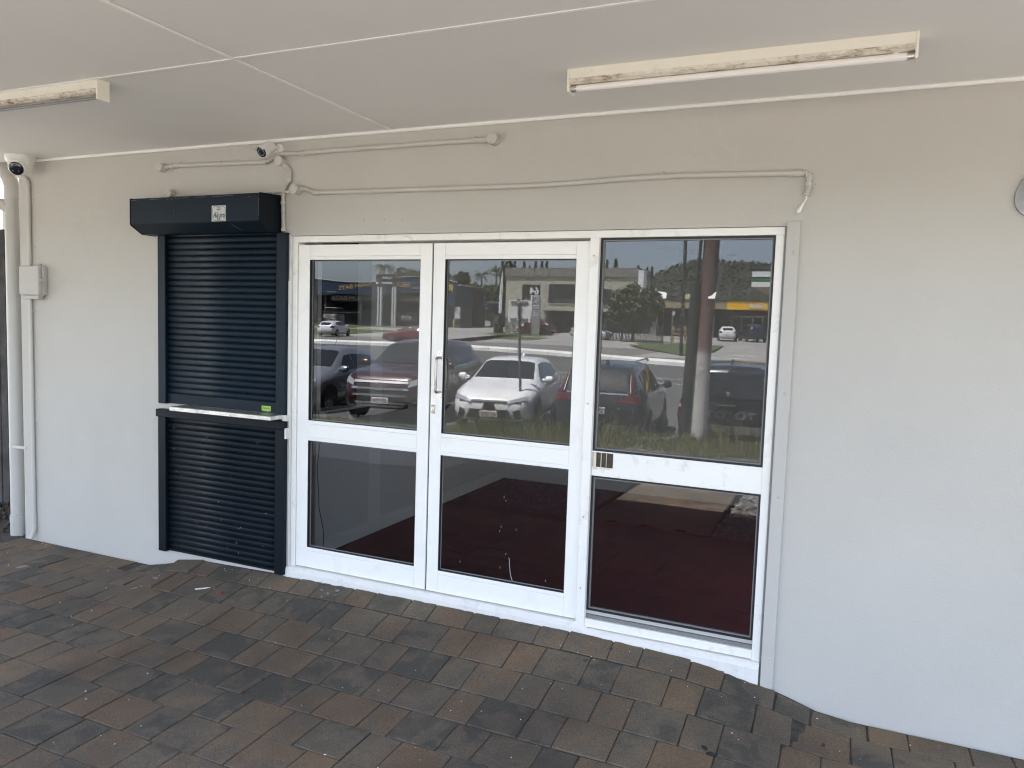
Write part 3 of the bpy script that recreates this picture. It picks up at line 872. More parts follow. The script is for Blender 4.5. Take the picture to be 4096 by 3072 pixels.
# ================================================================== CONDUITS ON THE WALL
CY = WY - 0.0155
def sm(pts, k=6):
    """Catmull-Rom through (x,z) points at the wall, or (x,y,z)"""
    P = [Vector((p[0], CY, p[1])) if len(p) == 2 else Vector(p) for p in pts]
    out = []
    for i in range(len(P) - 1):
        a = P[max(i - 1, 0)]; b = P[i]; c = P[i + 1]; d = P[min(i + 2, len(P) - 1)]
        for s in range(k):
            u = s / k
            out.append(0.5 * ((2 * b) + (c - a) * u + (2 * a - 5 * b + 4 * c - d) * u * u + (3 * b - a - 3 * c + d) * u ** 3))
    out.append(P[-1])
    return out
def flex(pts, r=0.0128):
    base = sm(pts, 40)
    L = [0.0]
    for a, b in zip(base, base[1:]): L.append(L[-1] + (b - a).length)
    n = max(6, int(L[-1] / 0.0024))
    path = []; rad = []
    for i in range(n + 1):
        s = L[-1] * i / n
        k = min(np.searchsorted(L, s), len(L) - 1); k = max(k, 1)
        u = (s - L[k - 1]) / max(1e-9, L[k] - L[k - 1])
        path.append(base[k - 1].lerp(base[k], u)); rad.append(r + (0.0022 if i % 4 < 2 else -0.0006))
    return MB().tube(path, r, 12, radii=rad)
def jbox(parent, x, z, r=0.0305, d=0.055, ang=0.5):
    b = MB().lathe((x, WY, z), (0, -1, 0), [(0, r * 1.02), (d - 0.012, r), (d - 0.0118, r * 1.03), (d - 0.002, r * 1.03), (d, r * 0.97)], 28).build('junction_box', M['pipe'], parent, True)
    LOC[b.name] = LOC[parent.name]
    for s in (1, -1):
        MB().lathe((x + s * 0.72 * r * math.cos(ang), WY - d, z + s * 0.72 * r * math.sin(ang)), (0, -1, 0), [(0, 0.0042), (0.0008, 0.0036)], 8).build('screw', M['seam'], b)
    return b
def saddle(parent, x, z, up=True, side=0, r=0.0148):
    """pipe clip: a band round the pipe and a tab with a screw"""
    if side == 0:
        b = MB().lathe((x - 0.009, CY, z), (1, 0, 0), [(0, r * 1.12), (0.018, r * 1.12)], 16)
        b.box(x - 0.009, x + 0.009, WY - 0.003, WY - 0.0003, z if up else z - 0.035, z + 0.035 if up else z, 0.0006)
        c = (x, WY - 0.003, z + (0.027 if up else -0.027))
    else:
        b = MB().lathe((x, CY, z - 0.009), (0, 0, 1), [(0, r * 1.12), (0.018, r * 1.12)], 16)
        b.box(min(x, x + side * 0.038), max(x, x + side * 0.038), WY - 0.003, WY - 0.0003, z - 0.009, z + 0.009, 0.0006)
        c = (x + side * 0.030, WY - 0.003, z)
    q = b.build('saddle_clip', M['pipe'], parent, True)
    LOC[q.name] = LOC[parent.name]
    MB().lathe(c, (0, -1, 0), [(0, 0.004), (0.0016, 0.003)], 8).build('screw', M['seam'], q)
def coupling(parent, p, ax, L=0.03, r=0.0168):
    MB().lathe((p[0], CY, p[1]), ax, [(-L / 2, r), (L / 2, r)], 16).build('coupling', M['pipe'], parent, True)

t = thing('conduit_run', (0.1, WY, 2.68), 'upper painted conduit just under the ceiling, round boxes at both ends', 'conduit', 'painted conduits above the doors')
jbox(t, -1.150, 2.668, ang=1.2)
MB().tube(sm([(-1.12, 2.672), (-1.03, 2.677), (-0.98, 2.678), (-0.62, 2.669), (-0.40, 2.664), (-0.262, 2.661)]), 0.0145, 14).build('pipe', M['pipe'], t, True)
flex([(-0.262, 2.661), (-0.225, 2.666), (-0.17, 2.688), (-0.12, 2.703), (-0.05, 2.7035), (0.036, 2.700)]).build('flexible_hose', M['pipe'], t, True)
MB().tube(sm([(0.036, 2.700), (0.30, 2.702), (0.70, 2.702), (1.05, 2.702), (1.36, 2.698)]), 0.0145, 14).build('pipe', M['pipe'], t, True)
coupling(t, (0.052, 2.700), (1, 0, 0), 0.034); coupling(t, (-0.248, 2.663), (1, 0, 0.1), 0.026); coupling(t, (-1.06, 2.674), (1, 0, 0), 0.03); coupling(t, (1.325, 2.699), (1, 0, 0), 0.045); coupling(t, (0.13, 2.701), (1, 0, 0), 0.05); coupling(t, (-0.62, 2.669), (1, 0, 0), 0.035)
saddle(t, -1.0, 2.677); saddle(t, 0.19, 2.701); saddle(t, 1.262, 2.700)
jbox(t, 1.388, 2.697, 0.031, ang=1.35)

t = thing('conduit_run', (-0.08, WY, 2.4), 'short corrugated conduit dropping from a round box beside the shutter housing', 'conduit', 'painted conduits above the doors')
jbox(t, -0.112, 2.655, ang=0.1)
flex([(-0.092, 2.633), (-0.066, 2.618), (-0.048, 2.592), (-0.046, 2.556), (-0.056, 2.527), (-0.088, 2.492), (-0.096, 2.458), (-0.098, 2.398), (-0.093, 2.215)], 0.0122).build('flexible_hose', M['pipe'], t, True)
coupling(t, (-0.051, 2.536), (-0.15, 0, 1), 0.024, 0.0165); coupling(t, (-0.080, 2.628), (1, 0, -0.6), 0.03, 0.0165)
saddle(t, -0.098, 2.398, side=-1); saddle(t, -0.093, 2.226, side=-1)

t = thing('conduit_run', (1.5, WY, 2.44), 'long painted conduit above the doors, its corrugated right end bent down with a loose plug', 'conduit', 'painted conduits above the doors')
jbox(t, 0.012, 2.474, 0.0315, 0.056, ang=0.7)
flex([(0.035, 2.477), (0.075, 2.476), (0.11, 2.464), (0.15, 2.450)], 0.0125).build('flexible_hose', M['pipe'], t, True)
MB().tube(sm([(0.15, 2.450), (0.58, 2.4445), (1.2, 2.437), (1.72, 2.434), (2.35, 2.449), (3.028, 2.4335)]), 0.0142, 14).build('pipe', M['pipe'], t, True)
flex([(3.028, 2.4335), (3.043, 2.429), (3.052, 2.412), (3.053, 2.385), (3.051, 2.352), (3.043, 2.327)], 0.0132).build('flexible_hose', M['pipe'], t, True)
coupling(t, (0.165, 2.450), (1, 0, 0), 0.04); coupling(t, (2.99, 2.4345), (1, 0, 0), 0.06)
saddle(t, 0.573, 2.4445); saddle(t, 2.348, 2.449); saddle(t, 3.052, 2.381, side=1)
MB().tube(sm([(3.044, CY, 2.328), (3.046, CY, 2.312), (3.036, CY - .003, 2.294), (3.033, CY - .004, 2.288)]), 0.0035, 8).build('wire', M['white'], t, True)
MB().lathe((3.034, CY - .004, 2.290), (-0.46, -0.05, -0.88), [(0, 0.0055), (0.016, 0.006), (0.0165, 0.0085), (0.031, 0.0085), (0.0315, 0.012), (0.044, 0.0125), (0.0445, 0.007), (0.050, 0.006)], 14).build('plug', M['white'], t, True)
MB().tube(sm([(0.0, CY, 2.462), (-0.05, CY - .003, 2.461), (-0.085, CY - .02, 2.466)]), 0.008, 10).tube(sm([(-0.085, CY - .02, 2.466), (-0.13, CY - 0.03, 2.472), (-0.152, CY - 0.035, 2.470), (-0.15, CY - 0.035, 2.446)]), 0.0035, 8).build('cable_gland', M['pipe'], t, True)

t = thing('conduit_run', (-0.6, WY, 2.49), 'round box and thin conduit half hidden above the shutter housing', 'conduit', 'painted conduits above the doors')
jbox(t, -1.07, 2.488, 0.030, 0.05)
MB().tube(sm([(-1.04, 2.474), (-0.6, 2.470), (-0.03, 2.468)]), 0.009, 10).build('pipe', M['pipe'], t, True)

# left corner: downpipe, conduit with a small box, dome camera
t = thing('downpipe', (-2.85, 0.03, -0.18), 'round painted stormwater downpipe at the left end of the wall', 'downpipe')
pc = (-2.85, 0.03)
MB().tube([(pc[0], pc[1], -0.22), (pc[0], pc[1], 2.55)], 0.053, 24).build('pipe', M['pipe'], t, True)
MB().tube(sm([(pc[0], pc[1], 2.55), (pc[0], pc[1], 2.62), (pc[0] - 0.03, pc[1], 2.69), (pc[0] - 0.10, pc[1] + .01, 2.76), (pc[0] - 0.16, pc[1] + .02, 2.80)], 5), 0.0565, 24).build('elbow', M['pipe'], t, True)
MB().tube(sm([(pc[0], pc[1], 2.42), (pc[0] - 0.05, pc[1] - 0.03, 2.47), (pc[0] - 0.10, pc[1] - .06, 2.49)], 4), 0.045, 20).build('branch', M['pipe'], t, True)
for z0, z1, rr in ((2.28, 2.40, 0.058), (0.545, 0.575, 0.0545), (2.53, 2.55, 0.057), (2.44, 2.455, 0.057)):
    MB().lathe((pc[0], pc[1], z0), (0, 0, 1), [(0, rr), (z1 - z0, rr)], 24).build('collar', M['pipe'], t, True)
MB().lathe((pc[0], pc[1], -0.21), (0, 0, 1), [(0, 0.058), (0.13, 0.058), (0.15, 0.060), (0.20, 0.059), (0.202, 0.054)], 24).build('socket', M['pipe'], t, True)
MB().box(pc[0] + 0.03, -2.66, WY - 0.006, WY + 0.01, 0.548, 0.572).build('strap', M['pipe'], t)
MB().box(pc[0] - 0.075, pc[0] - 0.05, pc[1] - 0.03, pc[1] - 0.02, 2.29, 2.42).build('strap', M['pipe'], t)
t = thing('conduit_run', (-2.555, WY, -0.15), 'vertical painted conduit at the left end of the wall, through a small square box', 'conduit')
cx = -2.556
MB().tube([(cx, CY, 2.0), (cx, CY, 2.615)], 0.0142, 14).build('pipe', M['pipe'], t, True)
MB().tube(sm([(cx, CY, 2.612), (cx - 0.012, CY, 2.645), (cx - 0.05, CY, 2.672), (cx - 0.13, CY, 2.685)], 5), 0.0152, 14).build('bend', M['pipe'], t, True)
MB().tube([(cx, CY, 1.76), (cx, CY, 0.03)], 0.0142, 14).build('pipe', M['pipe'], t, True)
MB().tube(sm([(cx, CY, 0.03), (cx, CY, -0.03), (cx, CY - 0.003, -0.085), (cx - 0.01, CY - 0.025, -0.150)], 5), 0.0165, 14).build('bend', M['pipe'], t, True)
for zz in (2.50, 2.14, 1.655, 0.80, -0.05): saddle(t, cx, zz, side=1)
bx_ = MB().box(-2.612, -2.377, -0.050, WY - .0003, 1.772, 1.992, 0.004).box(-2.612, -2.372, -0.058, -0.0505, 1.768, 1.996, 0.003).box(-2.608, -2.385, -0.090, -0.0585, 1.773, 1.991, 0.005).box(-2.585, -2.41, -0.075, -0.03, 1.740, 1.771, 0.004).build('terminal_box', M['trim'], t)
LOC[bx_.name] = LOC[t.name]
MB().box(-2.379, -2.366, -0.085, -0.045, 1.872, 1.895, 0.003).build('latch', M['trim'], bx_)
MB().lathe((-2.45, -0.035, 1.996), (0, 0, 1), [(0, 0.014), (0.018, 0.012)], 12).build('gland', M['trim'], bx_)
t = thing('dome_camera', (-2.47, -0.155, 2.8), 'white dome security camera on the ceiling in the left corner', 'security camera')
dc = (-2.475, -0.150)
MB().lathe((dc[0], dc[1], 2.801), (0, 0, -1), [(0, 0.100), (0.030, 0.099), (0.034, 0.096), (0.048, 0.090), (0.052, 0.086)], 32).build('base', M['white'], t, True)
MB().lathe((dc[0], dc[1], 2.750), (0, 0, -1), [(0, 0.083), (0.03, 0.078), (0.06, 0.066), (0.085, 0.045), (0.095, 0.0)], 32).build('housing', M['white'], t, True)
dirv = Vector((0.52, -0.72, -0.46)).normalized()
ec = Vector((dc[0], dc[1], 2.735))
MB().lathe(ec, dirv, [(0.0, 0.064), (0.055, 0.064), (0.072, 0.060), (0.082, 0.052), (0.083, 0.0505)], 32).build('eyeball', M['white'], t, True)
ln = MB().lathe(ec + dirv * 0.0835, dirv, [(0, 0.050), (0.004, 0.049), (0.010, 0.038), (0.013, 0.02)], 32).build('lens_cover', M['lens'], t, True)
LOC[ln.name] = LOC[t.name]
sx = dirv.cross(Vector((0, 0, 1))).normalized(); sy = sx.cross(dirv)
for k in (-1, 1):
    MB().lathe(ec + dirv * 0.0945 + sx * 0.017 * k - sy * 0.013, dirv, [(0, 0.0055), (0.0015, 0.004)], 10).build('lamp', M['led'], ln)
t = thing('bullet_camera', (-0.14, WY, 2.735), 'white bullet security camera with a ring of small lights, above the shutters', 'security camera')
MB().lathe((-0.142, WY, 2.738), (0.0, -1, 0), [(0, 0.034), (0.007, 0.034), (0.012, 0.026), (0.0125, 0.014), (0.030, 0.014)], 24).build('mount', M['white'], t, True)
for a in (0.2, 2.2, 4.1):
    MB().lathe((-0.142 + 0.026 * math.cos(a), WY - 0.0085, 2.738 + 0.026 * math.sin(a)), (0, -1, 0), [(0, 0.0045), (0.003, 0.004)], 8).build('screw', M['black'], t)
ax = Vector((-0.02, -0.80, -0.50)).normalized()
bc = Vector((-0.165, WY - 0.045, 2.752))
MB().tube([(-0.142, WY - 0.028, 2.738), (-0.15, WY - 0.04, 2.744), tuple(bc + ax * 0.03)], 0.012, 12).build('arm', M['white'], t, True)
MB().lathe(bc, ax, [(0, 0.024), (0.006, 0.031), (0.02, 0.034), (0.108, 0.036), (0.110, 0.0345)], 28).build('body', M['white'], t, True)
f0 = bc + ax * 0.1102
lp = MB().lathe(f0, ax, [(0, 0.0335), (0.0015, 0.0325), (0.002, 0.014), (0.004, 0.012), (0.0042, 0.003)], 28).build('lens_cover', M['lens'], t, True)
LOC[lp.name] = LOC[t.name]
sx = ax.cross(Vector((0, 0, 1))).normalized(); sy = sx.cross(ax)
mb = MB()
for k in range(18):
    a = 2 * math.pi * k / 18
    mb.lathe(f0 + ax * 0.0017 + (sx * math.cos(a) + sy * math.sin(a)) * 0.0205, ax, [(0, 0.0019), (0.0016, 0.0014)], 6)
mb.build('light_ring', M['led'], lp)['kind'] = 'stuff'
mb = MB()
n = 12
vs = []
for i in range(n + 1):
    a = R(30) + R(120) * i / n
    d = sx * math.cos(a) + sy * math.sin(a)
    for (l, rr) in ((0.02, 0.0375), (0.128, 0.0375), (0.128, 0.0395), (0.02, 0.0395)):
        vs.append(bc + ax * l + d * rr)
fs = []
for i in range(n):
    for k in range(4):
        fs.append((i * 4 + k, i * 4 + (k + 1) % 4, (i + 1) * 4 + (k + 1) % 4, (i + 1) * 4 + k))
mb.add(vs, fs); mb.build('sun_hood', M['white'], t, True)

# ================================================================== FLUORESCENT BATTENS
def batten(label, x0, x1, y0, tube):
    t = thing('batten_light', ((x0 + x1) / 2, y0, 2.8), label, 'batten light', 'fluorescent battens under the awning')
    yb = y0 + 0.066
    e = 0.010
    MB().box(x0 + e, x1 - e, y0, yb, 2.758, 2.8013, 0.002).build('channel', M['batten'], t)
    MB().prism([(y0 - .001, 2.7575), (y0 + 0.004, 2.747), (y0 + 0.020, 2.738), (yb - 0.020, 2.738), (yb - 0.004, 2.747), (yb, 2.7575)], 'x', x0 + e, x1 - e).build('cover', M['rust'], t)
    for xa in (x0, x1 - e):
        MB().box(xa, xa + e, y0 - 0.003, yb + 0.003, 2.703, 2.8013, 0.002).build('end_plate', M['batten'], t)
    yc = (y0 + yb) / 2
    if tube:
        MB().tube([(x0 + 0.036, yc, 2.722), (x1 - 0.036, yc, 2.722)], 0.0150, 20).build('tube', M['tube'], t, True)
        for xa, s in ((x0 + e, 1), (x1 - e, -1)):
            MB().lathe((xa, yc, 2.722), (s, 0, 0), [(0.001, 0.0135), (0.008, 0.0135), (0.0082, 0.0152), (0.0262, 0.0152)], 18).build('tube_cap', M['steel'], t, True)
        MB().lathe((x1 - 0.075, yc, 2.738), (0, 0, -1), [(0, 0.0125), (0.012, 0.0125)], 14).build('starter', M['white'], t, True)
    else:
        for xa in (x0 + e, x1 - e - 0.02):
            MB().box(xa + .0005, xa + 0.0195, yc - 0.012, yc + 0.012, 2.712, 2.737, 0.002).build('lamp_holder', M['white'], t)
        MB().tube([(x0 + 0.03, yc, 2.7215), (x1 - 0.03, yc, 2.7215)], 0.0075, 12).build('thin_tube', M['grey_bead'], t, True)
batten('rusty white fluorescent batten with its tube, on the ceiling above the fixed window', 2.062, 3.442, -0.728, True)
batten('fluorescent batten cut by the left picture edge, on the ceiling joint', -1.545, -0.165, -1.306, False)

# house numeral at the right edge
t = text('house_numeral', '6', (3.990, WY - 0.0002, 2.319), 0.212, plain('dark_brushed_metal', (0.26, 0.245, 0.23), 0.32, 0.85, var=0.2, vscale=12), None, width=0.190, depth=0.012, bold=0.045, res=14)
tag(t, 'big brushed metal numeral cut by the right picture edge', 'numeral')

# small litter on the pavers
def fleck(mb, x, y, r, e=1.0):
    z = zp(x, y) + 0.0012
    n = 7; a0 = rng.uniform(0, 6)
    c = math.cos(a0); s = math.sin(a0)
    pts = []
    for k in range(n):
        a = 2 * math.pi * k / n
        u = r * e * math.cos(a) * rng.uniform(0.7, 1.2); v_ = r * math.sin(a) * rng.uniform(0.7, 1.2)
        pts.append((x + u * c - v_ * s, y + u * s + v_ * c))
    mb.add([(p[0], p[1], z) for p in pts] + [(p[0], p[1], z + 0.0016) for p in pts], [tuple(range(n, 2 * n))] + [(k, (k + 1) % n, n + (k + 1) % n, n + k) for k in range(n)])
mb = MB()
for i in range(130):
    x = rng.uniform(-2.6, 3.9); y = -rng.uniform(0.06, 2.1)
    if rng.random() < 0.5: y = -abs(rng.gauss(0, 0.35)) - 0.06
    fleck(mb, x, y, rng.choice([0.001, 0.0013, 0.0018, 0.0028]), rng.uniform(1, 2.2))
mb.build('paint_flecks', M['whiteink'])['kind'] = 'stuff'
mb = MB()
for (x, y, r, e) in ((-0.93, -0.30, 0.016, 2.2), (-0.93, -0.43, 0.012, 5), (0.405, -0.09, 0.014, 1.6), (0.36, -0.13, 0.010, 1.8), (0.30, -0.11, 0.008, 2), (0.42, -0.13, 0.007, 1.5), (-2.05, -0.48, 0.02, 2.4)):
    fleck(mb, x, y, r, e)
tag(mb.build('paint_drips', M['grey_bead']), kind='stuff')
mb = MB()
for (x, y, r, e) in ((2.10, -0.23, 0.013, 1.2), (2.20, -0.10, 0.011, 1.7), (2.796, -0.64, 0.014, 1.6), (2.83, -0.672, 0.016, 1.5), (3.28, -0.33, 0.008, 1.8)):
    fleck(mb, x, y, r, e)
tag(mb.build('chewing_gum_spots', M['ink']), kind='stuff')
mb = MB()
pts = [(-0.045, 0), (-0.02, 0.010), (0.02, 0.013), (0.048, 0.004), (0.02, 0.0), (-0.02, -0.003)]
c, s = math.cos(0.75), math.sin(0.75)
mb.add([(-0.485 + x * c - y * s, -0.33 + x * s + y * c, zp(-0.485, -0.33) + 0.003) for x, y in pts] + [(-0.485 + x * c - y * s, -0.33 + x * s + y * c, zp(-0.485, -0.33) + 0.006 + abs(x) * 0.1) for x, y in pts], [(0, 1, 2, 3, 4, 5)[::-1], (6, 7, 8, 9, 10, 11)] + [(k, (k + 1) % 6, 6 + (k + 1) % 6, 6 + k) for k in range(6)])
tag(mb.build('white_petal', M['whiteink']), 'white petal lying on the pavers in front of the lower shutter', 'petal')
bcp = MB().lathe((-0.325, -0.33, zp(-0.325, -0.33) + 0.001), (0.25, -0.5, 1), [(0, 0.013), (0.004, 0.013), (0.006, 0.010)], 14).build('bottle_cap', plain('red_cap', (0.25, 0.02, 0.02), 0.35), None, True)
tag(bcp, 'small red bottle cap on the pavers below the shutter', 'bottle cap')

# side passage left of the wall: old timber fence and rubble
t = thing('timber_fence', (-3.4, 0.5, -0.2), 'dark weathered timber fence behind the downpipe at the left edge', 'fence')
xx = -4.6
k = 0
while xx < -2.78:
    wd = rng.uniform(0.085, 0.105)
    hh = 2.33 + rng.uniform(-0.03, 0.03)
    MB().box(xx, xx + wd - 0.008, 0.36 + rng.uniform(-.006, .006), 0.385, -0.15, hh, 0.003).build('paling', M['fencewood'], t)
    xx += wd
MB().box(-4.6, -2.75, 0.39, 0.44, 1.9, 1.99).box(-4.6, -2.75, 0.39, 0.44, 0.2, 0.29).box(-4.6, -2.75, 0.34, 0.40, 2.53, 2.60).build('rail', M['fencewood'], t)
MB().box(-3.13, -3.03, 0.44, 0.54, -0.2, 2.6).box(-4.4, -4.3, 0.44, 0.54, -0.2, 2.6).build('post', M['fencewood'], t)
mb = MB()
for i in range(160):
    x, y = rng.uniform(-3.7, -2.75), rng.uniform(0.02, 0.36)
    r = rng.uniform(0.008, 0.03)
    mb.lathe((x, y, -0.19 + r * 0.4 + (y * 0.35)), (rng.uniform(-1, 1), rng.uniform(-1, 1), rng.uniform(.2, 1)), [(-r * .7, r * .4), (0, r), (r * .6, r * .5)], 5)
tag(mb.build('rubble', M['rubble']), kind='stuff')
tag(MB().add([(-9, 0.0, -0.19), (-2.69, 0.0, -0.19), (-2.69, 0.9, 0.1), (-9, 0.9, 0.1)], [(0, 1, 2, 3)]).build('passage_ground', M['rubble']), kind='structure')
# ================================================================== GROUND BEYOND THE AWNING (seen in the glass)
GY = [3.0, 4.0, 6.2, 8.5, 10.2, 10.5, 10.9, 13, 20, 36, 46, 58, 75, 100, 150, 400, 1200]
GZ = [-0.250, -0.275, -0.33, -0.47, -0.52, -0.56, -0.78, -0.80, -0.78, -0.50, -0.22, -0.15, 0.5, 1.0, 1.5, 2.0, 3.0]
def zg(y): return float(np.interp(-y, GY, GZ))
def verge_end(x): return float(np.interp(x, [-12, -8.5, -5.5, -3.4, -2.3, -1.2, 0.2, 1.6], [9.3, 9.3, 9.05, 9.35, 9.45, 9.75, 10.45, 10.75]))
def zx(x, y):
    v = -y; e = verge_end(x)
    if v <= e: return float(np.interp(v, [3.0, 4.0, 6.2, 8.5, e], [-0.250, -0.275, -0.33, -0.42, -0.46]))
    park = float(np.interp(x, [-9, -5.5, -3.4, -1.2, 1.2, 4], [-0.57, -0.50, -0.54, -0.78, -0.83, -0.85]))
    if v < e + 0.2: return -0.46 + (park + 0.46) * (v - e) / 0.2
    return float(np.interp(v, [e + 0.2, 16, 36, 46, 58, 75, 100, 150, 400, 1200], [park, park * .5 - .38, -0.50, -0.22, -0.15, 0.5, 1.0, 1.5, 2.0, 3.0]))
def sheet(name, x0, x1, ys, dz, mat, nx=2, wob=0.0):
    mb = MB()
    xs = np.linspace(x0, x1, nx)
    vs = [(x, y, zx(x, y) + dz + (npr.normal(0, wob) if wob else 0)) for y in ys for x in xs]
    fs = [(j * nx + i, (j + 1) * nx + i, (j + 1) * nx + i + 1, j * nx + i + 1) for j in range(len(ys) - 1) for i in range(nx - 1)]
    o = mb.add(vs, fs).build(name, mat)
    return tag(o, kind='structure')
sheet('ground', -900, 900, [-3.04, -4, -6.2, -8.5, -9, -16, -20, -36, -46, -58, -75, -100, -150, -400, -1200], -0.45, M['soil'])
tag(MB().add([(-900, 0.9, -0.25), (900, 0.9, -0.25), (900, 900, 0.0), (-900, 900, 0.0)], [(0, 1, 2, 3)]).build('ground', M['soil']), kind='structure')
tag(MB().add([(-900, -3.04, -0.28), (-3.5, -3.04, -0.28), (-3.5, 1, -0.26), (-900, 1, -0.26)], [(0, 1, 2, 3)]).add([(5.3, -3.04, -0.28), (900, -3.04, -0.28), (900, 1, -0.26), (5.3, 1, -0.26)], [(0, 1, 2, 3)]).build('ground', M['soil']), kind='structure')
sheet('gravel_bed', -14, 14, [-3.06, -4.0, -5.0, -6.2, -7.0], -0.012, M['gravel_base'], 30, 0.004)
def sheet2(name, xs, v0, v1, n, dz, mat, wob=0.0):
    mb = MB(); nx = len(xs)
    vs = []
    for j in range(n):
        for x in xs:
            y = -(v0(x) + (v1(x) - v0(x)) * j / (n - 1))
            vs.append((x, y, zx(x, y) + dz + (npr.normal(0, wob) if wob else 0)))
    mb.add(vs, [(j * nx + i, j * nx + i + 1, (j + 1) * nx + i + 1, (j + 1) * nx + i) for j in range(n - 1) for i in range(nx - 1)])
    return tag(mb.build(name, mat), kind='structure')
xg = np.concatenate([[-90, -40, -20], np.linspace(-13, 5, 73), [12, 40, 90]])
sheet2('soil_verge', xg, lambda x: 6.9, lambda x: verge_end(x) + 0.06, 12, -0.004, M['soil'], 0.005)
sheet2('car_park', xg, lambda x: verge_end(x) + 0.02, lambda x: verge_end(x) + 0.22, 3, 0.004, M['asphalt'])
sheet2('car_park', xg, lambda x: verge_end(x) + 0.22, lambda x: 16.0, 5, 0.004, M['asphalt'])
sheet2('car_park', xg, lambda x: 16.0, lambda x: 43.2, 28, 0.004, M['asphalt'])
sheet('road', -160, 120, [-43.0, -46, -52, -58.4], 0.008, M['road_pale'])
sheet('concrete_apron', -28, -9, [-58.2, -62, -75, -92], 0.014, M['concrete'])
sheet('concrete_apron', -52, -31, [-58.2, -62, -75, -102], 0.018, M['concrete'])
sheet('concrete_apron', -9.5, 30, [-44.5, -46, -58, -75, -100], 0.022, M['concrete'])
tag(MB().box(-1.6, -0.0, -0.0, 0.001, 0, 0.001).build('concrete_slab', M['concrete']), kind='structure') if False else None
sl_ = MB()
pts = [(-4.2, -4.62), (-2.4, -4.45), (-1.5, -4.72), (-1.45, -5.3), (-2.7, -5.75), (-4.6, -5.6)]
sl_.add([(x, y, zg(y) + 0.035) for x, y in pts] + [(x, y, zg(y) - 0.02) for x, y in pts], [tuple(range(6))] + [(k, 6 + k, 6 + (k + 1) % 6, (k + 1) % 6) for k in range(6)])
tag(sl_.build('concrete_slab', M['concrete']), kind='structure')
mb = MB()
mb.box(0.955, 0.978, -6.0, -3.07, -0.34, -0.232).box(2.186, 2.21, -6.0, -3.07, -0.34, -0.232)
tag(mb.build('path_edging', M['joint']), kind='structure')

def scatter_pebbles(n, x0, x1, y0, y1, r0, r1):
    P = npr.uniform([x0, y0], [x1, y1], (n, 2))
    keep = ~((P[:, 0] > 0.95) & (P[:, 0] < 2.22))
    P = P[keep]
    n = len(P)
    r = npr.uniform(r0, r1, n)
    octv = np.array([(1, 0, 0), (0, 1, 0), (-1, 0, 0), (0, -1, 0), (0, 0, .8), (0, 0, -.8)])
    octf = np.array([(0, 1, 4), (1, 2, 4), (2, 3, 4), (3, 0, 4)])
    a = npr.uniform(0, 6.28, n)
    e = npr.uniform(0.6, 1.5, n)
    V = octv[None] * r[:, None, None]
    V[:, :, 0] *= e[:, None]
    ca, sa = np.cos(a)[:, None], np.sin(a)[:, None]
    X = V[:, :, 0] * ca - V[:, :, 1] * sa + P[:, :1]
    Y = V[:, :, 0] * sa + V[:, :, 1] * ca + P[:, 1:]
    Z = V[:, :, 2] + (np.interp(-P[:, 1], GY, GZ) + r * 0.3 + npr.uniform(0, 0.01, n))[:, None]
    VV = np.stack([X, Y, Z], 2).reshape(-1, 3)
    FF = (octf[None] + (np.arange(n) * 6)[:, None, None]).reshape(-1, 3)
    return VV, FF
VV, FF = scatter_pebbles(17000, -5.5, 5.0, -6.5, -3.08, 0.010, 0.026)
tag(mesh_obj('gravel', VV.tolist(), FF.tolist(), M['pebble']), kind='stuff')

def blades(name, n, region, hfun, mat, wd=(0.004, 0.009)):
    P = npr.uniform([region[0], region[2]], [region[1], region[3]], (n, 2))
    h = np.array([hfun(x, y) for x, y in P]) * npr.uniform(0.45, 1.25, n)
    k = h > 0.012
    P, h = P[k], h[k]
    n = len(P)
    a = npr.uniform(0, 6.28, n); ln = npr.uniform(0.1, 0.75, n) * h; b = npr.uniform(0, 6.28, n)
    wdt = npr.uniform(wd[0], wd[1], n)
    z = np.array([zx(a_, b_) for a_, b_ in P]) - 0.01
    dx, dy = np.cos(a) * wdt, np.sin(a) * wdt
    lx, ly = np.cos(b) * ln, np.sin(b) * ln
    v = np.empty((n, 5, 3))
    v[:, 0] = np.column_stack([P[:, 0] - dx, P[:, 1] - dy, z]); v[:, 1] = np.column_stack([P[:, 0] + dx, P[:, 1] + dy, z])
    v[:, 2] = np.column_stack([P[:, 0] + lx * .35 + dx * .8, P[:, 1] + ly * .35 + dy * .8, z + h * .6]); v[:, 3] = np.column_stack([P[:, 0] + lx * .35 - dx * .8, P[:, 1] + ly * .35 - dy * .8, z + h * .6])
    v[:, 4] = np.column_stack([P[:, 0] + lx, P[:, 1] + ly, z + h])
    i0 = (np.arange(n) * 5)[:, None]
    q = (np.array([0, 1, 2, 3])[None] + i0).tolist(); tr = (np.array([3, 2, 4])[None] + i0).tolist()
    return tag(mesh_obj(name, v.reshape(-1, 3).tolist(), q + tr, mat), kind='stuff')
def patch(x, y, s=1.7, o=0.0): return 0.5 + 0.5 * math.sin(x * s + o + 1.3 * math.sin(y * 1.9 + x * 0.7)) * math.cos(y * s * 0.8 + o * 2 + 0.6 * math.sin(x * 2.3))
edge = lambda x: float(np.interp(x, [-12, -4.5, -3.2, -2.0, 0, 4], [-5.4, -5.9, -7.0, -7.9, -8.6, -9.0]))
